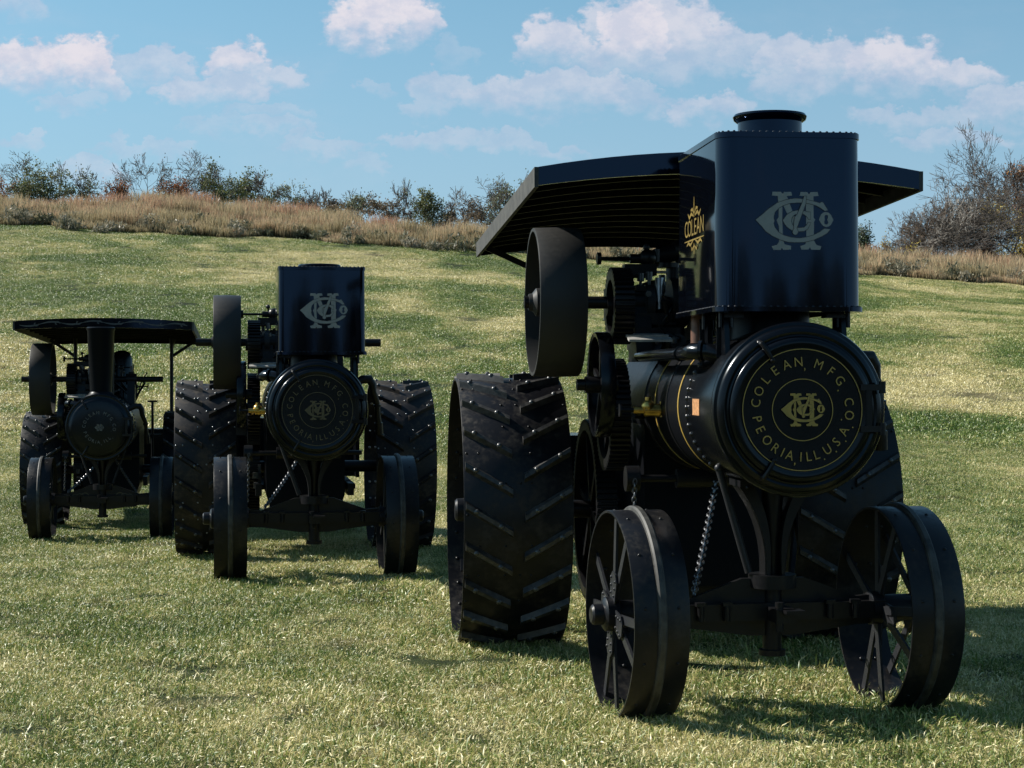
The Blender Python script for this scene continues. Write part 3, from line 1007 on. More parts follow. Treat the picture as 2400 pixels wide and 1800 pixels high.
# the wood behind the photographer, seen only as a dark reflection in the polished tanks
def wood_behind():
    nr = np.random.default_rng(77)
    P, Tn = [], []
    for i in range(46):
        cx = -80 + 160 * (i + nr.random()) / 46
        cy = -46 - 16 * nr.random()
        hh = 5.0 + 4.0 * nr.random() ** 1.3
        n = 1100
        a = nr.normal(0, 1, (n, 3)); a /= np.linalg.norm(a, axis=1, keepdims=True)
        rr = nr.random((n, 1)) ** .4
        P.append(np.array([cx, cy, hh * .5]) + a * rr * np.array([2.6 + nr.random(), 2.0, hh * .5]))
        Tn.append(nr.random(n))
    c = np.concatenate(P); tn = np.concatenate(Tn); n = len(c)
    a = nr.normal(0, 1, (n, 3)); a /= np.linalg.norm(a, axis=1, keepdims=True)
    b = nr.normal(0, 1, (n, 3)); b -= a * (a * b).sum(1, keepdims=True); b /= np.linalg.norm(b, axis=1, keepdims=True)
    q = np.stack([c - a * .3, c + b * .2, c + a * .3, c - b * .2], 1).reshape(-1, 3)
    i = np.arange(n)[:, None] * 4
    f = np.concatenate([i + np.array([[0, 1, 2]]), i + np.array([[0, 2, 3]])])
    o = link(bpy.data.objects.new('far_wood', mesh_np('far_wood', q, f, [LEAF['brown']], {'tint': np.repeat(tn, 4)})))
    tag(o, 'far autumn wood across the meadow, dark in the tank reflections', 'wood', kind='stuff')


wood_behind()

# ------------------------------------------------------------------ lettering
def text_polys(body, size):
    cu = bpy.data.curves.new('lettering', 'FONT')
    cu.body = body
    cu.size = size
    cu.resolution_u = 3
    cu.align_x = 'CENTER'
    cu.align_y = 'CENTER'
    o = bpy.data.objects.new('lettering_source', cu)
    S.collection.objects.link(o)
    me = bpy.data.meshes.new_from_object(o)
    vs = [tuple(v.co) for v in me.vertices]
    fs = [tuple(p.vertices) for p in me.polygons]
    bpy.data.objects.remove(o)
    bpy.data.curves.remove(cu)
    bpy.data.meshes.remove(me)
    return vs, fs


def put_text(mb, body, size, o, ax, ay, rot=0.0, off=0.0, sx=1.0, bold=0.0, m=0):
    vs, fs = text_polys(body, size)
    o, ax, ay = Vector(o), Vector(ax), Vector(ay)
    az = ax.cross(ay)
    c, s = math.cos(rot), math.sin(rot)
    pts = []
    for (x, y, _) in vs:
        x *= sx
        pts.append(o + ax * (x * c - y * s) + ay * (x * s + y * c) + az * off)
    mb.add(pts, fs, m)


def grow_poly(poly, d):
    n = len(poly)
    area = sum(poly[i][0] * poly[(i + 1) % n][1] - poly[(i + 1) % n][0] * poly[i][1] for i in range(n))
    sgn = 1 if area > 0 else -1
    out = []
    for i in range(n):
        p, a, b = Vector(poly[i]), Vector(poly[i - 1]), Vector(poly[(i + 1) % n])
        e1, e2 = (p - a), (b - p)
        n1 = Vector((e1.y, -e1.x)).normalized() if e1.length else Vector((0, 0))
        n2 = Vector((e2.y, -e2.x)).normalized() if e2.length else Vector((0, 0))
        nn = n1 + n2
        nn = nn.normalized() if nn.length > 1e-6 else n1
        out.append(tuple(p + nn * d * sgn))
    return out


E_BIGC = [(1830, 605), (1715, 430), (1680, 428), (1655, 452), (1520, 415), (1300, 365), (1100, 352), (900, 385), (700, 455), (520, 580), (360, 720), (225, 825),
          (360, 960), (450, 1070), (600, 1170), (780, 1255), (950, 1300), (1100, 1308), (1300, 1300), (1500, 1255), (1700, 1165), (1810, 1100), (1885, 1015), (1750, 1005),
          (1650, 1080), (1500, 1155), (1350, 1195), (1200, 1220), (1000, 1200), (840, 1155), (730, 1090), (650, 990), (620, 900), (640, 840), (625, 800), (625, 740),
          (650, 650), (740, 560), (820, 510), (980, 455), (1150, 440), (1250, 440), (1400, 455), (1540, 490), (1650, 540), (1760, 615)]
E_LSTEM = [(600, 210), (785, 210), (805, 245), (838, 245), (850, 212), (1015, 210), (1035, 290), (915, 302), (1130, 850), (1130, 1000), (1085, 1010), (820, 470),
           (815, 840), (835, 1260), (870, 1350), (1010, 1385), (1012, 1465), (840, 1475), (810, 1425), (780, 1475), (620, 1475), (580, 1395), (700, 1365), (745, 1290),
           (740, 960), (690, 830), (735, 760), (735, 500), (712, 300), (585, 292)]
E_RSTEM = [(1220, 210), (1370, 210), (1392, 250), (1425, 250), (1440, 210), (1600, 205), (1625, 290), (1510, 302), (1512, 770), (1552, 810), (1520, 860), (1520, 1260),
           (1570, 1355), (1685, 1390), (1660, 1465), (1460, 1465), (1430, 1410), (1400, 1460), (1240, 1465), (1215, 1390), (1330, 1350), (1352, 1240), (1340, 480), (1300, 300), (1200, 292)]
E_DIAG = [(1300, 302), (1250, 460), (1150, 690), (1095, 755), (1070, 900), (1075, 1000), (1060, 1030), (1042, 1085), (1060, 1125), (1100, 1145), (1140, 1130), (1165, 1085),
          (1148, 1030), (1130, 1000), (1250, 690), (1330, 470), (1350, 302)]
E_SMALLC = [(1440, 800), (1435, 645), (1400, 650), (1300, 625), (1150, 615), (1030, 640), (930, 700), (870, 770), (830, 830), (870, 910), (930, 980), (1030, 1045), (1170, 1068),
            (1300, 1060), (1380, 1010), (1450, 880), (1390, 870), (1360, 930), (1300, 985), (1200, 995), (1100, 985), (1040, 930), (1010, 850), (1030, 760), (1090, 700),
            (1200, 680), (1290, 690), (1350, 730), (1400, 800)]
E_O = [(1630, 810), (1680, 690), (1735, 650), (1790, 640), (1850, 655), (1900, 700), (1955, 815), (1900, 920), (1850, 955), (1790, 970), (1735, 950), (1690, 910)]
E_OH = [(1760, 720), (1790, 700), (1830, 715), (1830, 770), (1815, 810), (1840, 870), (1820, 910), (1790, 915), (1755, 900), (1750, 850), (1765, 810), (1755, 760)]


def put_emblem(mb, o, ax, ay, width, off, m=0, mline=1):
    """the interlaced letter monogram; ax, ay span the surface"""
    k = width / 1735.0

    def cv(poly):
        return [((p[0] - 1090) * k, (840 - p[1]) * k) for p in poly]
    lay = [(E_LSTEM, 0), (E_RSTEM, 0), (E_BIGC, 1), (E_SMALLC, 1), (E_DIAG, 2)]
    for poly, l in lay:
        q = cv(poly)
        if l:
            mb.flat([grow_poly(q, 13 * k)], o, ax, ay, off + l * 0.0016 - 0.0008, mline)
        mb.flat([q], o, ax, ay, off + l * 0.0016, m)
    mb.flat([cv(E_O), cv(E_OH)], o, ax, ay, off, m)


def ribbon(mb, pts, w, o, ax, ay, off, m=0):
    """a flat painted stroke along 2D points, tapering at its ends"""
    o, ax, ay = Vector(o), Vector(ax), Vector(ay)
    az = ax.cross(ay)
    n = len(pts)
    vs = []
    for i, p in enumerate(pts):
        a, b = pts[max(0, i - 1)], pts[min(n - 1, i + 1)]
        d = Vector((b[0] - a[0], b[1] - a[1]))
        d = d.normalized() if d.length else Vector((1, 0))
        k = w * (0.25 + 0.75 * math.sin(PI * min(1, max(0, (i + .3) / (n - .4)))))
        for sg in (-1, 1):
            q = Vector(p[:2]) + Vector((-d.y, d.x)) * sg * k / 2
            vs.append(o + ax * q.x + ay * q.y + az * off)
    mb.add(vs, [(2 * i, 2 * i + 2, 2 * i + 3, 2 * i + 1) for i in range(n - 1)], m)


def ring_flat(mb, r0, r1, o, ax, ay, off, n=72, m=0):
    o, ax, ay = Vector(o), Vector(ax), Vector(ay)
    az = ax.cross(ay)
    vs = []
    for r in (r0, r1):
        for i in range(n):
            a = 2 * PI * i / n
            vs.append(o + ax * r * math.cos(a) + ay * r * math.sin(a) + az * off)
    mb.add(vs, [(i, n + i, n + (i + 1) % n, (i + 1) % n) for i in range(n)], m)


# ------------------------------------------------------------------ engine pieces (local frame: x right, y towards the rear, z up)
def front_wheel_meshes(Rw=0.5345, w=0.28):
    d = {}
    mb = MB()
    mb.lathe([(Rw - .013, -w / 2), (Rw - .002, -w / 2), (Rw, -w / 2 + .003), (Rw, w / 2 - .003), (Rw - .002, w / 2), (Rw - .013, w / 2)], (0, 0, 0), (1, 0, 0), 88, True)
    for i in range(12):
        a = 2 * PI * i / 12 + .1
        for xx in (-.085, .085):
            mb.rivet((xx, math.cos(a) * Rw, math.sin(a) * Rw), (0, math.cos(a), math.sin(a)), .009)
            mb.rivet((xx * .5, math.cos(a) * (Rw - .013), math.sin(a) * (Rw - .013)), (0, -math.cos(a), -math.sin(a)), .013)
    d['rim'] = mb.mesh('rim', M_WHEEL)
    mb = MB()
    mb.lathe([(Rw - .003, -.024), (Rw + .014, -.021), (Rw + .022, -.012), (Rw + .022, .012), (Rw + .014, .021), (Rw - .003, .024)], (0, 0, 0), (1, 0, 0), 88, True)
    d['guide_band'] = mb.mesh('guide_band', M_BAND)
    for k, xs in (('outer', -.112), ('inner', .112)):
        mb = MB()
        a0, a1 = R(5), R(15)
        mb.bar((xs, math.sin(a0) * .07, math.cos(a0) * .07), (xs * .86, math.sin(a1) * (Rw - .012), math.cos(a1) * (Rw - .012)), .045, .013, up=(1, 0, 0))
        d['spoke_' + k] = mb.mesh('spoke', M_SPOKE)
        mb = MB()
        a1 = -a1
        mb.bar((xs, -math.sin(a0) * .07, math.cos(a0) * .07), (xs * .86, math.sin(a1) * (Rw - .012), math.cos(a1) * (Rw - .012)), .045, .013, up=(1, 0, 0))
        d['spoke2_' + k] = mb.mesh('spoke', M_SPOKE)
        mb = MB()
        mb.prism([(-.05, .075), (.05, .075), (.062, .19), (.03, .225), (-.03, .225), (-.062, .19)], xs - .016, xs - .0075, (0, 0, 0), (0, 1, 0), (0, 0, 1), (1, 0, 0))
        for (yy, zz) in ((-.03, .11), (.03, .11), (-.035, .15), (.035, .15), (-.04, .19), (.04, .19)):
            mb.rivet((xs - .016, yy, zz), (-1, 0, 0), .009)
        d['plate_' + k] = mb.mesh('hub_plate', M_SPOKE)
    mb = MB()
    mb.lathe([(.0, -.235), (.04, -.235), (.052, -.225), (.055, -.175), (.075, -.17), (.088, -.16), (.088, -.10), (.07, -.09), (.07, .09), (.088, .10), (.088, .16), (.06, .17), (.0, .17)], (0, 0, 0), (1, 0, 0), 32)
    d['hub'] = mb.mesh('hub', M_WHEEL)
    return d


def put_front_wheel(D, parent, loc, rz, spin):
    w = empty('front_wheel', loc, rz, parent)
    w.rotation_euler = (spin, 0, rz)
    inst('rim', D['rim'], w)
    inst('guide_band', D['guide_band'], w)
    inst('hub', D['hub'], w)
    for i in range(8):
        a = 2 * PI * i / 8
        k = 'outer' if i % 2 == 0 else 'inner'
        inst('spoke', D['spoke_' + k], w, rot=(a, 0, 0))
        inst('spoke', D['spoke2_' + k], w, rot=(a, 0, 0))
        inst('hub_plate', D['plate_' + k], w, rot=(a, 0, 0))
    return w


def rear_wheel_meshes(Rw, w, n, mt):
    d = {}
    mb = MB()
    mb.lathe([(Rw - .016, -w / 2), (Rw - .002, -w / 2), (Rw, -w / 2 + .003), (Rw, w / 2 - .003), (Rw - .002, w / 2), (Rw - .016, w / 2)], (0, 0, 0), (1, 0, 0), 96, True)
    d['rim'] = mb.mesh('rim', mt)
    mb = MB()
    rg = random.Random(5)
    for i in range(28):
        a = 2 * PI * i / 28 + .05
        for xx in (-w * .47, -w * .36, -w * .12, w * .02, w * .12, w * .47):
            if rg.random() < .72:
                mb.rivet((xx, math.cos(a) * Rw, math.sin(a) * Rw), (0, math.cos(a), math.sin(a)), .009)
        for xx in (-w * .4, -w * .3):
            mb.rivet((xx, math.cos(a) * (Rw - .016), math.sin(a) * (Rw - .016)), (0, -math.cos(a), -math.sin(a)), .014)
    d['rivets'] = mb.mesh('rivets', M_STEEL if mt is M_WORN else M_IRON)
    for side in (-1, 1):
        mb = MB()
        L, rise = w * .43, .17
        k = 6
        vs = []
        for j in range(k + 1):
            p = j / k
            ax = side * (w * .485 - L * p)
            an = (p - 0.5) * rise / Rw
            for da, h in ((-.034, -.002), (-.014, .034), (.014, .034), (.034, -.002)):
                aa = an + da / Rw
                vs.append((ax, math.sin(aa) * -(Rw + h), math.cos(aa) * (Rw + h)))
        fs = []
        for j in range(k):
            for q in range(3):
                b = j * 4 + q
                fs.append((b, b + 1, b + 5, b + 4))
        fs += [(3, 2, 1, 0), (k * 4, k * 4 + 1, k * 4 + 2, k * 4 + 3)]
        mb.add(vs, fs)
        for p in (.22, .74):
            ax = side * (w * .485 - L * p)
            an = (p - 0.5) * rise / Rw
            n_ = Vector((0, -math.sin(an), math.cos(an)))
            mb.rivet(Vector((ax, 0, 0)) + n_ * (Rw + .031), n_, .019, 1)
        d['cleat_%d' % side] = mb.mesh('cleat', [M_CLEAT if mt is not M_WORN else M_WORN, M_BOLT])
    for k, xs in (('outer', -w * .22), ('inner', w * .22)):
        mb = MB()
        mb.bar((xs, 0, .12), (xs * 1.3, 0, Rw - .014), .075, .016, up=(1, 0, 0))
        mb.box((xs * 1.3, 0, Rw - .03), (.12, .09, .02))
        d['spoke_' + k] = mb.mesh('spoke', M_SPOKE)
    mb = MB()
    mb.lathe([(.0, -w * .5), (.06, -w * .5), (.075, -w * .48), (.08, -w * .36), (.16, -w * .34), (.17, -w * .30), (.13, -w * .24), (.13, w * .24), (.17, w * .30), (.17, w * .34), (.0, w * .36)], (0, 0, 0), (1, 0, 0), 32)
    d['hub'] = mb.mesh('hub', M_WHEEL)
    d['n'] = n
    return d


def put_rear_wheel(D, parent, loc, flip, spin):
    w = empty('rear_wheel', loc, 0, parent)
    inst('rim', D['rim'], w)
    inst('hub', D['hub'], w, rot=(0, 0, PI if flip else 0))
    tag(inst('rivets', D['rivets'], w, rot=(spin, 0, 0)), kind='stuff')
    n = D['n']
    for i in range(n):
        a = 2 * PI * i / n + spin
        inst('cleat', D['cleat_-1'], w, rot=(a, 0, 0))
        inst('cleat', D['cleat_1'], w, rot=(a + PI / n * 1.25, 0, 0))
    for i in range(14):
        inst('spoke', D['spoke_outer' if i % 2 else 'spoke_inner'], w, rot=(2 * PI * i / 14 + .12, 0, 0))
    return w


def gear_mesh(Rg, n, w, hub=.06, web=True, name='gear'):
    mb = MB()
    poly = []
    for i in range(n):
        a = 2 * PI * i / n
        p = 2 * PI / n
        for da, r in ((-.30, Rg - .022), (-.16, Rg), (.16, Rg), (.30, Rg - .022)):
            poly.append((math.cos(a + da * p) * r, math.sin(a + da * p) * r))
    k = len(poly)
    ri = Rg - .075
    vs = [(h, p[0], p[1]) for h in (-w / 2, w / 2) for p in poly]
    inn = [(p[0] / math.hypot(*p) * ri, p[1] / math.hypot(*p) * ri) for p in poly]
    vs += [(h, p[0], p[1]) for h in (-w / 2, w / 2) for p in inn]
    fs = []
    for i in range(k):
        j = (i + 1) % k
        fs += [(i, j, k + j, k + i), (i, 2 * k + i, 2 * k + j, j), (k + i, k + j, 3 * k + j, 3 * k + i), (2 * k + i, 3 * k + i, 3 * k + j, 2 * k + j)]
    mb.add(vs, fs)
    mb.lathe([(0, -w * .5 - .02), (hub, -w * .5 - .02), (hub, w * .5 + .02), (0, w * .5 + .02)], (0, 0, 0), (1, 0, 0), 20)
    for i in range(6):
        a = 2 * PI * i / 6 + .2
        mb.bar((0, math.cos(a) * hub * .8, math.sin(a) * hub * .8), (0, math.cos(a) * (ri + .01), math.sin(a) * (ri + .01)), w * .5, .05, up=(0, -math.sin(a), math.cos(a)))
    return mb.mesh(name, M_IRON)


def flywheel(parent, loc, Rf, w, thick=.022):
    f = empty('flywheel', loc, 0, parent)
    MB().lathe([(Rf - thick, -w / 2), (Rf - .004, -w / 2), (Rf, -w / 2 + .006), (Rf + .004, 0), (Rf, w / 2 - .006), (Rf - .004, w / 2), (Rf - thick, w / 2)], (0, 0, 0), (1, 0, 0), 96, True).build('rim', M_FLY, f)
    MB().lathe([(0, -w * .58), (.05, -w * .58), (.055, -w * .5), (.085, -w * .42), (.085, w * .42), (0, w * .5)], (0, 0, 0), (1, 0, 0), 28).build('hub', M_FLY, f)
    mb = MB()
    mb.tube([(0, 0, .07), (0, .015, Rf * .5), (0, 0, Rf - .01)], [.036, .028, .034], 10)
    sm = mb.mesh('spoke', M_FLY)
    for i in range(6):
        inst('spoke', sm, f, rot=(2 * PI * i / 6 + .3, 0, 0))
    return f


def chain(parent, p0, p1, sag=.02, ln=.05, r=.0065):
    mb = MB()
    p0, p1 = Vector(p0), Vector(p1)
    n = max(3, int((p1 - p0).length / (ln * .74)))
    for i in range(n):
        t = (i + .5) / n
        c = p0.lerp(p1, t) + Vector((0, 0, -sag * 4 * t * (1 - t)))
        d = (p1 - p0).normalized()
        x, y, _ = frame(d)
        s = x if i % 2 else y
        pts = []
        for j in range(10):
            a = 2 * PI * j / 10
            pts.append(c + d * math.cos(a) * ln * .5 + s * math.sin(a) * ln * .3)
        pts.append(pts[0])
        mb.tube(pts, r, 5, caps=False)
    return mb.build('chain', M_LINK, parent)


def rounded_rect(w, d, r, n=7):
    pts = []
    for (cx, cy, a0) in ((w / 2 - r, d / 2 - r, 0), (-w / 2 + r, d / 2 - r, 90), (-w / 2 + r, -d / 2 + r, 180), (w / 2 - r, -d / 2 + r, 270)):
        for i in range(n + 1):
            a = R(a0 + 90 * i / n)
            pts.append((cx + r * math.cos(a), cy + r * math.sin(a)))
    return pts


def shell_ring(mb, out, inn, z0, z1, m=0):
    """a closed band between an outer and inner outline"""
    n = len(out)
    vs = [(p[0], p[1], z) for pl in (out, inn) for z in (z0, z1) for p in pl]
    fs = []
    for i in range(n):
        j = (i + 1) % n
        fs += [(i, j, n + j, n + i), (2 * n + i, 3 * n + i, 3 * n + j, 2 * n + j), (n + i, n + j, 3 * n + j, 3 * n + i), (i, 2 * n + i, 2 * n + j, j)]
    mb.add(vs, fs, m)


def water_tank(e, cx, s0, s1, w, z0, z1, r, emblem_w, emblem_z, side_text, chim_r, chim_h, chim_s):
    cy, d = (s0 + s1) / 2, s1 - s0
    tk = empty('water_tank', (cx, cy, 0), 0, e)
    o_b, o_t = rounded_rect(w * 1.012, d * 1.012, r), rounded_rect(w, d, r)
    n = len(o_t)
    mb = MB()
    vs = [(p[0], p[1], z0) for p in o_b] + [(p[0], p[1], z1) for p in o_t]
    mb.add(vs, [(i, (i + 1) % n, n + (i + 1) % n, n + i) for i in range(n)] + [tuple(range(n - 1, -1, -1)), tuple(range(n, 2 * n))])
    mb.build('tank_body', M_TANK, tk)
    mb = MB()
    shell_ring(mb, rounded_rect(w + .012, d + .012, r), rounded_rect(w - .03, d - .03, r * .9), z1 - .016, z1 + .012)
    mb.build('top_rim', M_TANK, tk)
    mb = MB()
    shell_ring(mb, rounded_rect(w * 1.012 + .03, d * 1.012 + .03, r), rounded_rect(w - .05, d - .05, r * .9), z0 - .018, z0 + .006)
    mb.build('bottom_flange', M_TANK, tk)
    mb = MB()

    def row(outl, z, dz, step, both):
        pts = outl + [outl[0]]
        acc = 0.0
        for a, b in zip(pts[:-1], pts[1:]):
            a, b = Vector(a), Vector(b)
            L = (b - a).length
            if L < 1e-6: continue
            while acc < L:
                p = a.lerp(b, acc / L)
                nn = Vector((b.y - a.y, -(b.x - a.x))).normalized()
                if both == 'side':
                    mb.rivet((p.x + nn.x * .0, p.y + nn.y * .0, z), (nn.x, nn.y, dz), .0085)
                else:
                    mb.rivet((p.x - nn.x * .012, p.y - nn.y * .012, z), (0, 0, 1), .0085)
                acc += step
            acc -= L
    row(rounded_rect(w + .012, d + .012, r), z1 + .012, 0.9, .034, 'top')
    row(rounded_rect(w * 1.012 + .03, d * 1.012 + .03, r), z0 + .006, 0.9, .036, 'top')
    tag(mb.build('rivets', M_RIVET, tk), kind='stuff')
    mb = MB()
    put_emblem(mb, (.017, -d / 2, emblem_z), (1, 0, 0), (0, 0, 1), emblem_w, .006)
    mb.build('emblem', [M_GREY_PAINT, M_LINE], tk, smooth=0)
    if side_text:
        mb = MB()
        o, ax, ay = Vector((-w / 2 * 1.006, side_text[0] - cy, side_text[1])), Vector((0, -1, 0)), Vector((0, 0, 1))
        for ch, px_ in zip('COLEAN', (-.235, -.138, -.052, .028, .118, .222)):
            ml = MB()
            put_text(ml, ch, .128, o + ax * px_ * .92, ax, ay, 0, .005, 1.02)
            ml.build('letter', M_GOLD_SIDE, tk, smooth=0)
        # flourishes above and below the name
        for sg in (-1, 1):
            up = .066
            ribbon(mb, [(sg * .02, up), (sg * .08, up + .015), (sg * .13, up - .005), (sg * .17, up + .02)], .02, o, ax, ay, .005)
            ribbon(mb, [(sg * .01, up + .012), (sg * .05, up + .038), (sg * .09, up + .032), (sg * .07, up + .018)], .018, o, ax, ay, .005)
            ribbon(mb, [(sg * .03, -up), (sg * .10, -up - .02), (sg * .16, -up - .005), (sg * .2, -up - .02)], .018, o, ax, ay, .005)
            ribbon(mb, [(sg * .01, -up - .03), (sg * .06, -up - .05), (sg * .08, -up - .03)], .016, o, ax, ay, .005)
        ribbon(mb, [(0, up - .01), (0, up + .03), (0, up + .06), (0, up + .10)], .018, o, ax, ay, .006)
        ribbon(mb, [(0, -up - .015), (0, -up - .03), (0, -up - .05), (0, -up - .075)], .02, o, ax, ay, .006)
        ribbon(mb, [(-.26, -.062), (-.1, -.062), (.1, -.062), (.26, -.062)], .009, o, ax, ay, .006)
        mb.build('flourish', M_GOLD_SIDE, tk, smooth=0)
    mb = MB()
    h = chim_h
    mb.lathe([(chim_r - .012, -.04), (chim_r - .012, h - .045), (chim_r + .008, h - .03), (chim_r + .014, h - .012), (chim_r + .006, h), (chim_r - .02, h), (chim_r - .02, h - .3)], (0, chim_s - cy, z1 + .012), (0, 0, 1), 48)
    mb.build('chimney', M_TANK, tk)
    return tk


TOP_TEXT = [('C', 172), ('O', 157), ('L', 141.5), ('E', 126), ('A', 110), ('N', 95), (',', 87), ('M', 70), ('F', 53), ('G', 37.5), ('.', 28), ('C', 9.5), ('O', -6.6), ('.', -14)]
LOW_TEXT = [('P', 191), ('E', 204.5), ('O', 220), ('R', 234), ('I', 244.5), ('A', 254), (',', 261.5), ('I', 268), ('L', 277.5), ('L', 287.5), ('.', 294.5), ('U', 302.5), ('.', 309.5), ('S', 317), ('.', 324.5), ('A', 333), ('.', 341)]
TOP_TEXT_C = [('C', 175), ('O', 158), ('L', 142), ('E', 127), ('A', 111), ('N', 95), ('M', 68), ('F', 52), ('G', 36), ('.', 26), ('C', 10), ('O', -7), ('.', -17)]
LOW_TEXT_C = [('P', 200), ('E', 215), ('O', 231), ('R', 246), ('I', 257), ('A', 268), (',', 277), ('I', 290), ('L', 301), ('L', 313), ('.', 321)]


def smokebox(e, zc, Rb, paint, style, length=.80):
    """drum, stepped front and round door; the front face stands 0.61 m ahead of the axle"""
    y0 = -.61
    sb = MB()
    sb.lathe([(Rb - .004, -.54), (Rb, -.53), (Rb, -.57 + length), (Rb - .01, -.57 + length + .004)], (0, 0, zc), (0, 1, 0), 72)
    sb.build('smokebox', M_BOILER, e)
    o = (0, y0, zc)
    fl = MB()
    f = Rb + .019
    if style == 'big':
        fl.lathe([(f - .03, .11), (f, .105), (f + .001, .075), (f - .004, .062), (f - .018, .058), (f - .021, .05), (f - .03, .036), (f - .05, .028), (f - .064, .034), (f - .072, .030)], o, (0, 1, 0), 96)
        fl.build('front_ring', M_BOILER, e)
        dr = empty('smokebox_door', o, 0, e)
        q = f - .0735
        MB().lathe([(q, .04), (q, .026), (q - .006, .014), (q - .02, .004), (q - .036, .002), (q - .05, .008), (q - .056, .0085), (q - .3, .0085 - .003), (0, .005)], (0, 0, 0), (0, 1, 0), 96).build('door_plate', M_BOILER, dr)
        g1, g2 = q - .060, (q - .060) * .51
        hs, rt = .052 * q / .3605, .2335 * q / .3605
        dy = .004
    else:
        fl.lathe([(f - .03, .11), (f, .105), (f + .001, .070), (f - .012, .062), (f - .03, .066), (f - .05, .06), (f - .06, .046)], o, (0, 1, 0), 96)
        fl.build('front_ring', M_BOILER, e)
        dr = empty('smokebox_door', o, 0, e)
        q = f - .0605
        MB().lathe([(q, .06), (q, .042), (q - .012, .030), (q - .035, .024), (q * .6, .016), (0, .012)], (0, 0, 0), (0, 1, 0), 96).build('door_plate', M_BOILER, dr)
        hs, rt = .046, .185
        g1 = g2 = None
        dy = .020
    ax, ay = Vector((1, 0, 0)), Vector((0, 0, 1))
    tt, lt = (TOP_TEXT, LOW_TEXT) if style == 'big' else (TOP_TEXT_C, LOW_TEXT_C)
    for row, up in ((tt, 1), (lt, -1)):
        mb = None
        for ch, a in row:
            an = R(a)
            stop = ch in ',.'
            if not stop:
                if mb: mb.build('letter', paint, dr, smooth=0)
                mb = MB()
            rr = rt - up * (.016 if stop else 0)
            put_text(mb, ch, hs * 1.28, ax * math.cos(an) * rr + ay * math.sin(an) * rr + Vector((0, dy, 0)), ax, ay, an - up * PI / 2, .0075, .92)
        mb.build('letter', paint, dr, smooth=0)
    if g1:
        mb = MB()
        ring_flat(mb, g1 - .0042, g1, (0, dy, 0), ax, ay, .0066)
        ring_flat(mb, g2 - .0042, g2, (0, dy, 0), ax, ay, .0072)
        mb.build('gold_circle', paint, dr, smooth=0)
    mb = MB()
    put_emblem(mb, (.002, dy, .0), ax, ay, .222 if style == 'big' else .115, .0085)
    mb.build('emblem', [paint, M_LINE], dr, smooth=0)
    # two clamps at the left, hinges at the right
    for an in (R(122), R(240)):
        c, s = math.cos(an), math.sin(an)
        mb = MB()
        mb.tube([(c * (q + .035), .045, s * (q + .035)), (c * (q + .02), -.004, s * (q + .02)), (c * (q - .02), -.02, s * (q - .02)), (c * (q - .075), -.012, s * (q - .075))], [.012, .013, .012, .008], 8)
        mb.ball((c * (q - .075), -.014, s * (q - .075)), .013)
        mb.build('clamp', M_IRON, dr)
    for zz in (-.095, .11):
        mb = MB()
        mb.bar((q * .80, -.004 + (dy - .004), zz), (q + .045, .012, zz), .030, .018, up=(0, 1, 0))
        mb.cyl((q + .045, .012, zz - .03), (q + .045, .012, zz + .03), .017, n=12)
        mb.build('hinge', M_IRON, dr)
    mb = MB()
    mb.bar((q * .93, .004, -.09), (q * .93, .004, .105), .03, .014, up=(0, 1, 0))
    mb.build('hinge_strap', M_IRON, dr)
    # rivets round the drum
    mb = MB()
    n = 54
    for yy in (-.57 + length - .03,):
        for i in range(n):
            a = 2 * PI * i / n
            mb.rivet((math.cos(a) * Rb, yy, zc + math.sin(a) * Rb), (math.cos(a), 0, math.sin(a)), .0145)
    tag(mb.build('rivets', M_RIVET, e), kind='stuff')
    return dr


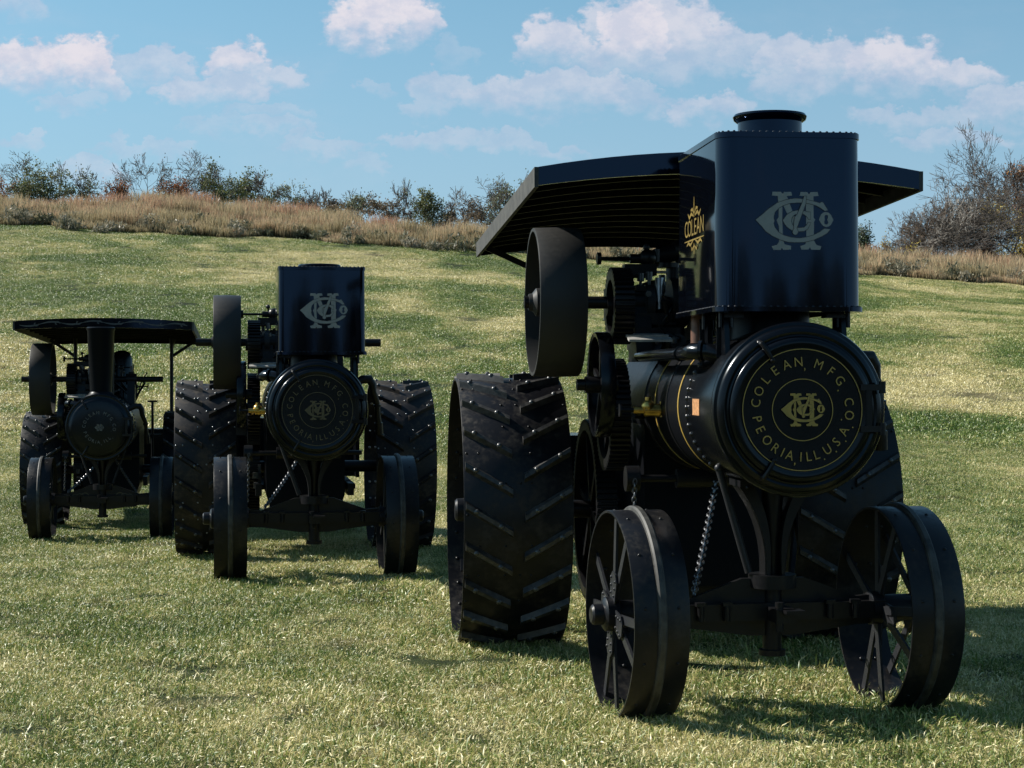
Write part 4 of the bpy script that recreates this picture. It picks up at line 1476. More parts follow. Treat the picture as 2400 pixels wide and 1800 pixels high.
def canopy(e, s0, s1, W, z0, z1, rise, board, scroll, posts, nb=11):
    """arched roof on posts; z0, z1 = height of the upper eave edge at the front and rear"""
    cp = empty('canopy', (0, s0, 0), 0, e)
    L = s1 - s0

    def zt(x, y):
        return z0 + (z1 - z0) * y / L + rise * (1 - (2 * x / W) ** 2)
    nx = 16
    xs = [-W / 2 + W * i / nx for i in range(nx + 1)]
    mb = MB()
    vs = []
    for y in (0.0, L):
        for dz in (0.0, -.022):
            vs += [(x, y, zt(x, y) + dz) for x in xs]
    k = nx + 1
    fs = []
    for i in range(nx):
        fs += [(i, i + 1, 2 * k + i + 1, 2 * k + i), (k + i, 3 * k + i, 3 * k + i + 1, k + i + 1), (i, k + i, k + i + 1, i + 1), (2 * k + i, 2 * k + i + 1, 3 * k + i + 1, 3 * k + i)]
    fs += [(0, 2 * k, 3 * k, k), (nx, k + nx, 3 * k + nx, 2 * k + nx)]
    mb.add(vs, fs)
    mb.build('roof_sheet', M_DARKWOOD, cp)
    # end boards follow the arch
    for nm, y, th in (('front_fascia', -.028, .025), ('rear_fascia', L + .003, .025)):
        mb = MB()
        vs = []
        for yy in (y, y + th):
            vs += [(x, yy, zt(x, 0 if y < 1 else L) + .006) for x in xs] + [(x, yy, zt(x, 0 if y < 1 else L) - .10 - .02 * (1 - (2 * x / W) ** 2)) for x in xs]
        fs = []
        for i in range(nx):
            fs += [(k + i, k + i + 1, i + 1, i), (2 * k + i, 2 * k + i + 1, 3 * k + i + 1, 3 * k + i), (i, i + 1, 2 * k + i + 1, 2 * k + i), (k + i + 1, k + i, 3 * k + i, 3 * k + i + 1)]
        fs += [(0, 2 * k, 3 * k, k), (nx, k + nx, 3 * k + nx, 2 * k + nx)]
        mb.add(vs, fs)
        fo = mb.build(nm, M_TANK if nm == 'front_fascia' else M_DARKWOOD, cp)
        if scroll and nm == 'front_fascia':
            mb = MB()
            m_ = 8
            for i in range(m_):
                x0 = -W / 2 + .06 + i * (W - .12) / m_
                st = (W - .12) / m_
                sg = 1 if i % 2 else -1
                pts = [(x0 + st * t, zt(x0 + st * t, 0) - .052 + sg * .020 * math.sin(PI * t)) for t in [j / 12 for j in range(13)]]
                ribbon(mb, pts, .022, (0, y, 0), (1, 0, 0), (0, 0, 1), .0025)
                cxx, czz = x0 + st * .78, zt(x0 + st * .78, 0) - .052 - sg * .004
                pts = [(cxx + (.045 - .004 * j) * math.cos(j * .6) * .8, czz + (.034 - .003 * j) * math.sin(j * .6) * sg) for j in range(9)]
                ribbon(mb, pts, .016, (0, y, 0), (1, 0, 0), (0, 0, 1), .0035)
            mb.build('scrollwork', M_SCROLL, cp, smooth=0)
    for sg in (-1, 1):
        mb = MB()
        x = sg * (W / 2 + .012)
        vs = []
        for y in (-.028, L + .028):
            z = zt(W / 2, min(max(y, 0), L))
            vs += [(x - .012, y, z - .11), (x + .012, y, z - .11), (x + .012, y, z + .005), (x - .012, y, z + .005)]
        mb.add(vs, [(3, 2, 1, 0), (4, 5, 6, 7), (0, 1, 5, 4), (1, 2, 6, 5), (2, 3, 7, 6), (3, 0, 4, 7)])
        mb.build('side_board', board, cp)
    # arched bows under the roof
    for i in range(nb):
        y = L * (i + .6) / (nb + .2)
        mb = MB()
        hw = W - .05
        pts = [(-hw / 2 + hw * j / 12) for j in range(13)]
        vs = []
        for yy in (y - .022, y + .022):
            vs += [(x, yy, zt(x, y) - .024) for x in pts] + [(x, yy, zt(x, y) - .066) for x in pts]
        q = len(pts)
        fs = []
        for j in range(q - 1):
            fs += [(q + j, q + j + 1, j + 1, j), (2 * q + j, 2 * q + j + 1, 3 * q + j + 1, 3 * q + j), (q + j + 1, q + j, 3 * q + j, 3 * q + j + 1)]
        mb.add(vs, fs)
        mb.build('bow', M_BOW, cp)
    for (x, s, zb, br) in posts:
        mb = MB()
        y = s - s0
        zz = zt(x, y) - .07
        mb.cyl((x, y, zb), (x, y, zz), .028, n=12)
        mb.build('post', M_IRON, cp)
        if br:
            mb = MB()
            sg = -1 if x < 0 else 1
            mb.bar((x, y, zz - .28), (sg * (W / 2 - .03), y, zt(W / 2, y) - .07), .045, .02, up=(0, 1, 0))
            mb.bar((x, y, zz - .22), (x * 1.05, y + .5, zt(x, y + .5) - .07), .03, .012, up=(1, 0, 0))
            mb.build('brace', M_IRON, cp)
    return cp


FW = front_wheel_meshes()


def gears(e, t, crank, bull_R, rear, mid):
    for (Rg, n, w, s, z, dt) in ((.235, 40, .12, crank[0], crank[1], 0.0), (.35, 58, .12, mid[0], mid[1], 0.0), (bull_R, 100, .13, rear[0], rear[1], .0)):
        inst('gear', gear_mesh(Rg, n, w), e, (t + dt, s, z))


def running_gear(e, p):
    """axles, pedestal, steering chains, wheels"""
    zc, Rb, Rw = p['zc'], p['Rb'], .5345
    st = p['steer']
    fa = empty('front_axle', (0, 0, 0), st, e)
    mb = MB()
    prof = [(-.60, .612), (-.46, .60), (-.17, .705), (.17, .705), (.46, .60), (.60, .612), (.60, .455), (.46, .452), (.12, .405), (-.12, .405), (-.46, .452), (-.60, .455)]
    mb.prism(prof, -.018, .018)
    mb.build('beam_plate', M_IRON, fa)
    mb = MB()
    mb.bar((-.60, -.045, .535), (.60, -.045, .535), .07, .09)
    mb.cyl((-.80, 0, Rw), (-.601, 0, Rw), .042, n=16)
    mb.cyl((.601, 0, Rw), (.80, 0, Rw), .042, n=16)
    for x in (-.42, -.28, .28, .42):
        mb.cyl((x, -.105, .50), (x, -.105, .575), .018, n=10)
        mb.box((x, -.10, .585), (.05, .04, .02))
    mb.build('axle_bar', M_IRON, fa)
    mb = MB()
    mb.box((0, -.15, .53), (.11, .16, .07))
    mb.box((.03, -.24, .555), (.10, .09, .02))
    mb.cyl((-.03, -.20, .45), (-.03, -.20, .60), .022, n=12)
    mb.build('tow_hook', M_IRON, fa)
    mb = MB()
    mb.cyl((0, 0, .30), (0, 0, .72), .05, n=18)
    mb.cyl((0, 0, .655), (0, 0, .725), .125, n=28)
    mb.cyl((0, 0, .30), (0, 0, .33), .07, n=18)
    mb.build('king_pin', M_IRON, e)
    # pedestal: a curved tapering casting under the smokebox
    zt_ = zc - Rb + .06
    zb = .725
    H = zt_ - zb
    mb = MB()
    mb.cyl((0, 0, zb), (0, 0, zt_ - .02), .036, .060, n=20)
    mb.box((0, 0, zt_ - .035), (.40, .26, .035))
    for sg in (-1, 1):
        outer, inner = [], []
        for i in range(11):
            t = i / 10
            xo = .048 + .150 * t ** 2.4
            outer.append((sg * xo, zb + (H - .05) * t))
            inner.append((sg * (xo - .018 - .062 * t ** 1.5), zb + (H - .05) * t))
        mb.prism(outer + inner[::-1], -.085, .085)
    for x in (-.16, .16):
        for y in (-.1, .1):
            mb.rivet((x, y - .03, zt_ - .055), (0, -1, 0), .014)
    mb.build('pedestal', M_IRON, e)
    mb = MB()
    mb.tube([(-.13, -.02, .735), (-.285, .0, zc - Rb + .10)], .020, 12)
    mb.ball((-.285, 0, zc - Rb + .10), .024)
    mb.build('brace_rod', M_SPOKE, e)
    if p.get('rod2'):
        MB().tube([(.13, -.02, .735), (.285, .0, zc - Rb + .10)], .0155, 12).build('brace_rod', M_SPOKE, e)
    # steering roller and its chains
    zr = zc - .43
    mb = MB()
    mb.cyl((-.56, 1.1, zr), (.5, 1.1, zr), .022, n=14)
    mb.cyl((-.30, 1.1, zr), (.30, 1.1, zr), .055, n=18)
    mb.cyl((-.60, 1.1, zr), (-.52, 1.1, zr), .075, n=20)
    mb.build('steering_roller', M_IRON, e)
    c, s = math.cos(st), math.sin(st)
    chain(e, (-.43 * c, -.43 * s - .02, .63), (-.07, 1.06, zr), .02)
    if p.get('rod2'):
        chain(e, (.43 * c, .43 * s - .02, .63), (.07, 1.06, zr), .02)
    chain(e, (-.555, 1.03, zr), (-.57, 1.02, zr - .45), .0, .035)
    tr = p['track']
    for sg in (-1, 1):
        q_ = sg * tr / 2 - (p.get('inset', 0) if sg > 0 else 0)
        put_front_wheel(FW, e, (q_ * c, q_ * s, Rw), st + (0 if sg < 0 else PI), (.25 if sg < 0 else .6) + p.get('spin', 0))
    MB().cyl((-p['rt'][0], p['rs'], p['rR']), (p['rt'][1], p['rs'], p['rR']), .06, n=18).build('rear_axle', M_IRON, e)
    D = rear_wheel_meshes(p['rR'], p['rw'], p.get('ncl', 22), p['tread'])
    put_rear_wheel(D, e, (-p['rt'][0], p['rs'], p['rR']), False, p.get('rspin', .1))
    put_rear_wheel(D, e, (p['rt'][1], p['rs'], p['rR']), True, p.get('rspin', .1) + .05)


def boiler(e, p):
    zc, Rb = p['zc'], p['Rb']
    s1 = p['rs'] + .1
    mb = MB()
    r = Rb - .012
    mb.lathe([(r - .02, .20), (r, .205), (r, s1), (0, s1 + .001)], (0, 0, zc), (0, 1, 0), 72)
    mb.build('boiler_barrel', M_JACKET, e)
    if p['gold']:
        for s in (.50, 1.22):
            mb = MB()
            mb.lathe([(r + .0005, -.013), (r + .004, -.013), (r + .004, .013), (r + .0005, .013)], (0, s, zc), (0, 1, 0), 72, True)
            mb.build('gold_band', M_GOLD, e)
        for s in (.86, 1.6):
            mb = MB()
            mb.lathe([(r + .0005, -.03), (r + .006, -.028), (r + .006, .028), (r + .0005, .03)], (0, s, zc), (0, 1, 0), 72, True)
            mb.build('boiler_band', M_IRON, e)
    # firebox and ash pan under the rear of the barrel
    mb = MB()
    fw = .38
    prof = [(-fw, zc - .02), (-fw, .62), (-fw + .05, .46), (fw - .05, .46), (fw, .62), (fw, zc - .02)]
    mb.prism(prof, s1 - 1.05, s1 + .25)
    mb.build('firebox', M_JACKET, e)
    mb = MB()
    mb.box((0, s1 - .45, .38), (.66, .9, .15))
    mb.build('ash_pan', M_IRON, e)
    # platform and coal bunker at the back
    mb = MB()
    mb.box((0, s1 + 1.0, .62), (1.15, 1.5, .05))
    mb.bar((-.45, s1 - .9, .66), (-.45, s1 + 1.7, .66), .06, .12)
    mb.bar((.45, s1 - .9, .66), (.45, s1 + 1.7, .66), .06, .12)
    mb.build('platform', M_IRON, e)
    mb = MB()
    bw = 1.35
    mb.box((0, s1 + 2.0, .98), (bw, .7, .66))
    mb.box((-bw / 2 + .02, s1 + 1.35, .98), (.04, .6, .62))
    mb.box((bw / 2 - .02, s1 + 1.35, .98), (.04, .6, .62))
    mb.build('coal_bunker', M_BOILER, e)


def engine_gear(e, p):
    """crankshaft, flywheel, cylinder, valves and pipes on top of the boiler"""
    zc, Rb = p['zc'], p['Rb']
    top = zc + Rb
    cs, cz = p['crank']
    ft = p['fly_t']
    flywheel(e, (ft, cs, cz), p['fly_R'], p['fly_w'])
    MB().cyl((p['shaft'][0], cs, cz), (p['shaft'][1], cs, cz), .038, n=18).build('crankshaft', M_IRON, e)
    gt = p['gear_t']
    gears(e, gt, (cs, cz - .02), p['bull'], (p['rs'], p['rR']), (cs + .25, (cz + p['rR']) / 2 - .02))
    # clutch pulley, thin spoked wheel inside the flywheel
    pu = empty('pulley', (gt - .12, cs - .05, cz - .50), 0, e)
    MB().lathe([(.29, -.04), (.315, -.045), (.32, -.035), (.32, .035), (.315, .045), (.29, .04)], (0, 0, 0), (1, 0, 0), 64, True).build('rim', M_BOILER, pu)
    MB().cyl((-.1, 0, 0), (.1, 0, 0), .05, n=20).cyl((-.15, 0, 0), (-.1, 0, 0), .035, n=16).build('hub', M_IRON, pu)
    sp = MB().bar((0, 0, .04), (0, 0, .30), .04, .02, up=(1, 0, 0)).mesh('spoke', M_IRON)
    for i in range(5):
        inst('spoke', sp, pu, rot=(2 * PI * i / 5, 0, 0))
    # bearing pedestals
    for x in (gt + .13, .30):
        mb = MB()
        prof = [(-.16, top - .16), (.16, top - .16), (.07, cz - .03), (.05, cz + .06), (-.05, cz + .06), (-.07, cz - .03)]
        mb.prism(prof, x - .05, x + .05, (0, cs, 0), (0, 1, 0), (0, 0, 1), (1, 0, 0))
        mb.cyl((x - .07, cs, cz), (x + .07, cs, cz), .075, n=20)
        mb.box((x, cs, cz + .085), (.07, .1, .03))
        mb.build('bearing', M_IRON, e)
    # horizontal cylinder, steam chest, guides, rod
    cyx = -.20
    mb = MB()
    mb.cyl((cyx, cs + .75, cz), (cyx, cs + 1.2, cz), .15, n=28)
    mb.cyl((cyx, cs + .71, cz), (cyx, cs + .75, cz), .18, n=28)
    mb.cyl((cyx, cs + 1.2, cz), (cyx, cs + 1.25, cz), .18, n=28)
    mb.box((cyx, cs + .97, cz - .17), (.22, .5, .2))
    mb.build('cylinder', M_IRON, e)
    mb = MB()
    mb.box((cyx - .20, cs + .97, cz + .04), (.16, .36, .2))
    mb.cyl((cyx - .20, cs + .3, cz + .04), (cyx - .20, cs + .8, cz + .04), .014, n=10)
    mb.build('steam_chest', M_IRON, e)
    mb = MB()
    mb.bar((cyx, cs + .25, cz + .10), (cyx, cs + .72, cz + .10), .07, .03)
    mb.bar((cyx, cs + .25, cz - .10), (cyx, cs + .72, cz - .10), .07, .03)
    mb.box((cyx, cs + .5, cz), (.09, .12, .16))
    mb.bar((cyx, cs + .02, cz + .08), (cyx, cs + .5, cz), .05, .07)
    mb.cyl((cyx - .05, cs, cz), (cyx + .05, cs, cz), .15, n=28)
    mb.build('crosshead', M_IRON, e)
    # frame casting between the boiler and the bearings
    mb = MB()
    prof = [(cs - .18, top - .10), (cs + 1.3, top - .10), (cs + 1.25, cz - .2), (cs + .3, cz - .14), (cs + .1, cz - .05), (cs - .1, cz - .05)]
    mb.prism(prof, -.08, -.02, (0, 0, 0), (0, 1, 0), (0, 0, 1), (1, 0, 0))
    mb.tube([(-.36, cs - .10, top - .06), (-.33, cs - .02, cz - .30), (-.30, cs + .05, cz - .02)], [.05, .04, .05], 10)
    mb.tube([(-.22, cs - .14, top - .04), (-.20, cs - .03, cz - .25), (-.20, cs + .06, cz - .02)], [.05, .045, .05], 10)
    mb.build('engine_frame', M_IRON, e)
    # steam dome and governor
    mb = MB()
    dx = p['dome_x']
    ds = cs + .55
    mb.lathe([(.17, -.08), (.15, .0), (.145, p['dome_h'] * .8), (.11, p['dome_h'] * .95), (.04, p['dome_h']), (0, p['dome_h'])], (dx, ds, top - .02), (0, 0, 1), 32)
    mb.build('steam_dome', M_BOILER, e)
    gx = -.14
    gs = cs + .42
    gz = cz + .14
    mb = MB()
    mb.cyl((gx, gs, cz - .05), (gx, gs, gz + .10), .05, n=16)
    mb.cyl((gx - .04, gs, gz + .10), (gx - .04, gs, gz + .13), .075, n=18)
    mb.tube([(gx - .16, gs, gz + .15), (gx - .08, gs, gz + .18), (gx + .02, gs, gz + .2)], [.048, .058, .056], 14)
    mb.ball((gx + .045, gs, gz + .215), .068, 14, 8)
    mb.cyl((gx + .045, gs, gz + .13), (gx + .045, gs, gz + .2), .035, n=12)
    mb.tube([(gx + .05, gs, gz + .16), (gx + .18, gs, gz + .15), (gx + .2, gs, gz + .05)], .022, 10)
    mb.cyl((gx + .14, gs - .02, gz - .02), (gx + .14, gs - .02, gz + .18), .018, n=8)
    mb.build('governor', M_IRON, e)
    # throttle with a little handwheel at the left
    tzz = cz + .275
    mb = MB()
    mb.cyl((gt - .11, cs + .1, tzz), (gt + .15, cs + .1, tzz), .011, n=8)
    mb.cyl((gt - .125, cs + .1, tzz), (gt - .10, cs + .1, tzz), .038, n=12)
    mb.cyl((gt + .08, cs + .1, tzz), (gt + .22, cs + .1, tzz), .03, n=10)
    mb.ball((gt + .19, cs + .1, tzz + .005), .055, 12, 7)
    mb.cyl((gt + .25, cs + .1, tzz - .02), (gt + .25, cs + .1, tzz + .06), .014, n=8)
    mb.box((gt + .14, cs + .1, tzz - .07), (.20, .1, .07))
    mb.build('throttle', M_IRON, e)
    mb = MB()
    mb.cyl((gt + .235, cs - .06, cz + .0), (gt + .235, cs - .06, cz + .15), .026, n=14)
    mb.cyl((gt + .235, cs - .06, cz - .04), (gt + .235, cs - .06, cz + .0), .018, n=12)
    mb.build('lubricator', M_STEEL, e)
    mb = MB()
    for (a, b, c) in ((-.46, -.30, .0), (-.45, -.12, .03)):
        mb.box((a + .04, cs + b, top - .03 + c), (.26, .07, .014), Matrix.Rotation(R(14), 3, 'X'))
    mb.build('step_plate', M_PLATE, e)
    mb = MB()
    for (x, q) in ((-.44, .0), (-.34, .09), (-.27, -.04)):
        mb.tube([(x, cs + .02 + q, top - .14), (x + .02, cs - .03 + q, top + .05), (x + .05, cs + q, cz - .22), (x + .06, cs + .08 + q, cz - .06)], [.035, .028, .026, .034], 9)
    mb.bar((-.46, cs - .06, cz - .10), (-.22, cs - .06, cz - .10), .05, .07)
    mb.bar((-.47, cs - .08, top + .02), (-.20, cs - .08, top + .02), .06, .05)
    mb.build('frame_legs', M_WHEEL, e)
    mb = MB()
    mb.cyl((-.40, cs, cz), (-.35, cs, cz), .11, n=24)
    mb.cyl((-.405, cs, cz), (-.345, cs, cz), .085, n=24)
    mb.bar((-.375, cs + .06, cz - .06), (-.375, cs + .66, cz - .02), .035, .05)
    mb.bar((-.375, cs + .66, cz + .10), (-.375, cs + .66, cz - .16), .03, .03)
    mb.build('eccentric', M_SPOKE, e)
    mb = MB()
    mb.cyl((-.40, cs + .28, top - .12), (-.40, cs + .28, top + .13), .045, n=16)
    mb.cyl((-.40, cs + .28, top + .13), (-.40, cs + .28, top + .25), .014, n=8)
    mb.cyl((-.40, cs + .28, top + .12), (-.40, cs + .28, top + .145), .06, n=16)
    mb.build('feed_pump', M_WHEEL, e)
    mb = MB()
    mb.bar((-.30, cs + .3, top + .05), (-.36, cs + .16, cz + .34), .03, .014, up=(1, 0, 0))
    mb.ball((-.362, cs + .155, cz + .35), .022)
    mb.bar((-.46, cs + .45, top + .0), (-.50, cs + .36, cz + .22), .028, .014, up=(1, 0, 0))
    mb.tube([(-.50, cs + .36, cz + .2), (-.40, cs + .5, cz + .22), (-.1, cs + .9, cz + .24)], .010, 7)
    mb.tube([(-.47, cs - .1, top + .06), (-.48, cs + .6, top + .1), (-.45, cs + 1.3, top + .14)], .012, 7)
    mb.build('levers', M_SPOKE, e)
    for (x, y, z) in ((gt + .13, cs, cz + .10), (.30, cs, cz + .10), (-.2, cs + .5, cz + .12), (-.37, cs + .02, cz + .11)):
        mb = MB()
        mb.cyl((x, y, z), (x, y, z + .05), .010, n=8)
        mb.cyl((x, y, z + .03), (x, y, z + .08), .022, n=12)
        mb.build('oil_cup', M_BOLT, e)
    # levers, cocks and pipes
    rg = random.Random(p['seed'])
    mb = MB()
    for i in range(16):
        x = rg.uniform(-.45, .35)
        y = cs + rg.uniform(-.2, .9)
        z0_ = top + rg.uniform(-.1, .1)
        pts = [(x, y, z0_)]
        for j in range(3):
            q = pts[-1]
            pts.append((q[0] + rg.uniform(-.12, .12), q[1] + rg.uniform(-.1, .1), q[2] + rg.uniform(.02, .16)))
        mb.tube(pts, rg.choice([.009, .012, .016]), 7)
        if rg.random() < .5:
            mb.ball(pts[-1], rg.uniform(.02, .035), 9, 6)
    mb.build('small_pipes', M_IRON, e)
    mb = MB()
    for i in range(26):
        c_ = (rg.uniform(-.46, .2), cs + rg.uniform(-.25, .5), rg.uniform(top - .06, cz + .12))
        if rg.random() < .5:
            mb.cyl(c_, (c_[0], c_[1] - .03, c_[2]), rg.uniform(.010, .02), n=7)
        else:
            mb.cyl(c_, (c_[0], c_[1], c_[2] + .035), rg.uniform(.010, .018), n=7)
    tag(mb.build('bolts', M_BOLT, e), kind='stuff')
    for (x, y, z) in ((.22, cs + .1, cz + .16), (.40, cs + .4, cz - .10), (-.34, cs + .75, cz + .2)):
        mb = MB()
        mb.cyl((x - .09, y, z), (x + .10, y, z), .009, n=8)
        mb.lathe([(.036, -.006), (.044, -.006), (.044, .006), (.036, .006)], (x + .10, y, z), (1, 0, 0), 18, True)
        mb.bar((x + .10, y - .04, z), (x + .10, y + .04, z), .008, .008)
        mb.bar((x + .10, y, z - .04), (x + .10, y, z + .04), .008, .008)
        mb.ball((x - .06, y, z), .034, 10, 6)
        mb.cyl((x - .06, y, z - .16), (x - .06, y, z), .018, n=9)
        mb.build('valve', M_WHEEL, e)
    # brass check valve at the left of the barrel
    bs, bz = p.get('brass_s', 1.05), zc - .03
    mb = MB()
    mb.cyl((-.36, bs, bz), (-.56, bs, bz), .022, n=12, m=0)
    mb.cyl((-.41, bs, bz), (-.50, bs, bz), .038, n=12, m=0)
    mb.ball((-.475, bs, bz + .02), .042, 12, 8, m=0)
    mb.cyl((-.475, bs, bz), (-.475, bs, bz + .075), .02, n=10, m=0)
    mb.cyl((-.395, bs, bz - .04), (-.395, bs, bz + .05), .014, n=6, m=0)
    mb.cyl((-.56, bs, bz), (-.64, bs, bz), .012, n=8, m=1)
    mb.cyl((-.635, bs, bz), (-.645, bs, bz), .04, n=14, m=1)
    mb.tube([(-.56, bs, bz - .03), (-.50, bs + .05, bz - .04), (-.45, bs + .4, bz - .05)], .016, 8, m=1)
    mb.build('check_valve', [M_BRASS, M_IRON], e)
    # exhaust pipe along the left shoulder into the smokebox
    pz, px_ = zc + .285, -.41
    mb = MB()
    mb.tube([(-.28, -.12, zc + .27), (-.36, -.10, pz + .005), (px_ - .02, -.04, pz + .01), (px_ - .035, .06, pz), (px_ - .04, .3, pz), (px_ - .04, cs - .1, pz)], [.045, .045, .044, .038, .033, .033], 14)
    mb.cyl((-.40, -.075, pz + .01), (-.385, -.083, pz + .01), .058, n=16)
    mb.cyl((px_ - .04, .17, pz), (px_ - .04, .19, pz), .042, n=16)
    mb.build('exhaust_pipe', M_BOILER, e)
    # feed pipe down the right side
    mb = MB()
    mb.tube([(.33, -.18, zc + .22), (.42, -.17, zc + .262), (.475, -.16, zc + .26), (.50, -.15, zc + .22), (.508, -.14, zc + .15), (.53, -.12, zc + .09), (.545, -.10, zc + .05)], [.034, .037, .04, .036, .031, .029, .026], 12)
    mb.tube([(.545, -.10, zc + .06), (.552, -.08, zc - .04), (.565, -.05, zc - .16)], [.024, .024, .03], 12)
    mb.cyl((.547, -.10, zc + .04), (.5475, -.098, zc + .02), .034, n=14)
    mb.cyl((.563, -.055, zc - .12), (.57, -.04, zc - .22), .036, n=14)
    mb.build('feed_pipe', M_IRON, e)
    # tank or chimney brackets on the shoulders
    # footstep at the left
    mb = MB()
    mb.box((gt + .02, p['rs'] - .70, .80), (.05, .09, .06))
    mb.box((gt + .03, p['rs'] - .66, .70), (.05, .09, .06))
    mb.bar((gt + .06, p['rs'] - .62, .62), (gt + .06, p['rs'] - .62, .9), .03, .03)
    mb.build('footstep', M_BAND, e)


def brackets(e, zc, Rb, ztank, spots):
    for (x, s) in spots:
        mb = MB()
        zb = zc + math.sqrt(max(.01, Rb ** 2 - x ** 2)) - .02
        sg = -1 if x < 0 else 1
        prof = [(-.09 * 1, zb - .03), (.09, zb - .03), (.045, ztank - .03), (-.045, ztank - .03)]
        mb.prism(prof, x - .012, x + .012, (0, s, 0), (0, 1, 0), (0, 0, 1), (1, 0, 0))
        mb.box((x - sg * .04, s, ztank - .03), (.10, .10, .022))
        mb.box((x - sg * .0, s + .03, (zb + ztank) / 2 - .02), (.07, .014, ztank - zb - .03))
        mb.cyl((x - .02, s - .02, ztank - .09), (x - .02, s - .02, ztank - .0), .014, n=8)
        mb.cyl((x + .03, s - .02, ztank - .09), (x + .03, s - .02, ztank - .0), .014, n=8)
        mb.build('bracket', M_BOILER, e)


# ------------------------------------------------------------------ the three engines
def place(name, label, x, y, yaw, sc=1.0, sink=.012):
    e = empty(name, (x, y, tz(x, y) - sink), R(yaw))
    e.scale = (sc, sc, sc)
    tag(e, label, 'steam engine', 'black steam traction engines parked in the meadow')
    return e


# 1: the nearest, with the big tank and the canopy
eA = place('steam_traction_engine', 'nearest and largest black steam engine, gold-lettered door, tall tank and arched canopy', 1.364, 9.39, 5.6)
pA = dict(inset=.045, zc=1.595, Rb=.415, steer=R(5.0), track=1.48, rt=(1.15, .95), rs=2.67, rR=.875, rw=.68, tread=M_TREAD, gold=True, spin=.0, rspin=.14,
          crank=(1.6, 2.21), fly_t=-.95, fly_R=.45, fly_w=.28, shaft=(-1.14, .55), gear_t=-.555, bull=.60, dome_x=.12, dome_h=.42, seed=4, rod2=False)
running_gear(eA, pA)
boiler(eA, pA)
smokebox(eA, pA['zc'], pA['Rb'], M_GOLD, 'big')
engine_gear(eA, pA)
water_tank(eA, 0.0, -.386, .74, .735, 2.103, 2.975, .10, .40, 2.54, (.205, 2.552), .18, .15, .06)
brackets(eA, pA['zc'], pA['Rb'], 2.10, [(-.30, -.20), (-.30, .22), (.31, -.20)])
MB().cyl((-.262, .66, 1.88), (-.262, .66, 2.10), .04, n=20).build('overflow_pipe', M_RUST, eA)
MB().lathe([(.25, -.25), (.22, -.14), (.2, .22)], (0, .06, 1.97), (0, 0, 1), 32).build('chimney_base', M_JACKET, eA)
mb = MB()
mb.box((0, -.05, 0), (.004, .17, .085))
mb.build('inspection_tag', M_COPPER, eA, loc=(-pA['Rb'] - .001, .0, pA['zc'] + .005))
canopy(eA, 1.02, 5.25, 2.24, 2.955, 2.84, .10, M_BOARD, False,
       [(-.10, 1.25, pA['zc'] + .36, False), (.10, 1.25, pA['zc'] + .36, False), (-.62, 4.9, .64, True), (.62, 4.9, .64, True)])

# 2: the middle one, tank without a canopy
eB = place('steam_traction_engine', 'middle black steam engine with a tank over its boiler and no canopy', -1.74, 15.75, 9.0)
pB = dict(zc=1.485, Rb=.415, steer=R(.5), track=1.46, rt=(.965, 1.0), rs=2.67, rR=.85, rw=.60, tread=M_WORN, gold=False, spin=.3, rspin=.32,
          crank=(1.6, 2.10), fly_t=-.755, fly_R=.45, fly_w=.26, shaft=(-1.05, .72), gear_t=-.50, bull=.58, dome_x=.12, dome_h=.30, seed=9, brass_s=.9)
running_gear(eB, pB)
boiler(eB, pB)
smokebox(eB, pB['zc'], pB['Rb'], M_GOLD_DULL, 'big')
engine_gear(eB, pB)
water_tank(eB, .05, -.386, .70, .735, 1.975, 2.70, .045, .41, 2.335, None, .175, .045, .06)
brackets(eB, pB['zc'], pB['Rb'], 1.975, [(-.30, -.20), (-.26, .15), (.34, -.20)])
MB().lathe([(.25, -.25), (.22, -.14), (.2, .12)], (0, .06, 1.88), (0, 0, 1), 32).build('chimney_base', M_JACKET, eB)
mb = MB()
mb.box((0, 0, 0), (.03, .012, .075))
mb.build('red_tag', M_RED, eB, loc=(-.62, 1.78, 1.55))
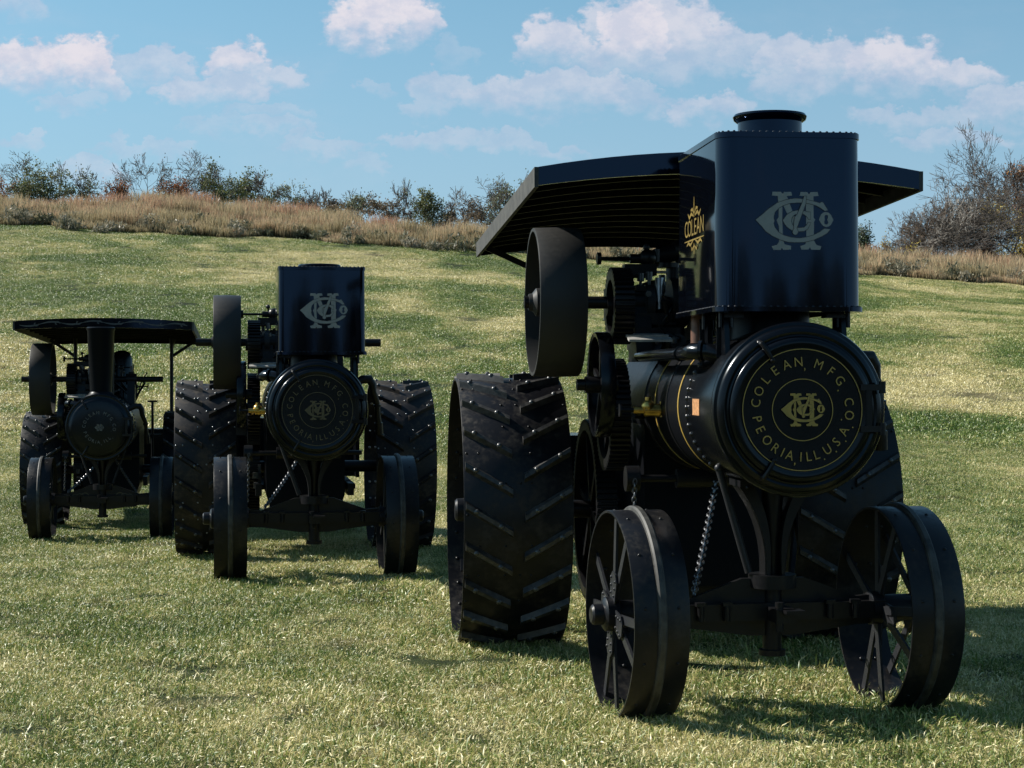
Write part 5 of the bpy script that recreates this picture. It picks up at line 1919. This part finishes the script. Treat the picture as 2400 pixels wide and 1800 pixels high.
MB().box((-.62, 1.795, 1.45), (.10, .02, .50)).build('tag_plate', M_IRON, eB)

# 3: the rear left one, tall chimney and scrolled canopy
eC = place('steam_traction_engine', 'leftmost black steam engine with a tall tapered chimney and scroll-painted flat canopy', -4.73, 20.7, 8.8, .9)
pC = dict(zc=1.467, Rb=.40, steer=R(0.0), track=1.50, rt=(.96, .96), rs=2.55, rR=.79, rw=.56, tread=M_TREAD, gold=False, spin=.1, rspin=.2,
          crank=(1.15, 2.07), fly_t=-.86, fly_R=.48, fly_w=.27, shaft=(-1.14, .72), gear_t=-.48, bull=.52, dome_x=.14, dome_h=.62, seed=17, rod2=True, brass_s=1.3)
running_gear(eC, pC)
boiler(eC, pC)
smokebox(eC, pC['zc'], pC['Rb'], M_DULL_PAINT, 'small')
engine_gear(eC, pC)
mb = MB()
mb.lathe([(.24, -.06), (.20, .0), (.155, .03), (.135, .06), (.137, .08), (.168, .83), (.178, .845), (.178, .87), (.165, .88), (.15, .88), (.13, .3)], (0, -.28, pC['zc'] + .385), (0, 0, 1), 48)
mb.build('chimney', M_JACKET, eC)
canopy(eC, .28, 5.6, 2.25, 2.815, 2.715, .045, M_BOARD, True,
       [(-.72, 4.45, .64, True), (.72, 4.45, .64, True), (-.07, .75, pC['zc'] + .35, False), (.07, .75, pC['zc'] + .35, False)], 9)
mb = MB()
for x in (.50, .72):
    mb.cyl((x, 2.9, .65), (x, 2.9, 1.75 - (x - .5)), .02, n=10)
    mb.cyl((x - .07, 2.9, 1.75 - (x - .5)), (x + .07, 2.9, 1.75 - (x - .5)), .014, n=8)
mb.box((.62, 2.9, 1.25), (.36, .03, .05))
mb.build('lever', M_IRON, eC)
mb = MB()
for sg in (-1, 1):
    for k in (0, 1, 2):
        pts = [(sg * (.22 + .06 * k + .05 * math.cos(a * .5)), .575 + .04 * math.sin(a * .5) - .01 * k) for a in range(9)]
        ribbon(mb, pts, .012, (0, -.019, 0), (1, 0, 0), (0, 0, 1), .003)
mb.build('scrollwork', M_GOLD_DULL, eC, smooth=0)
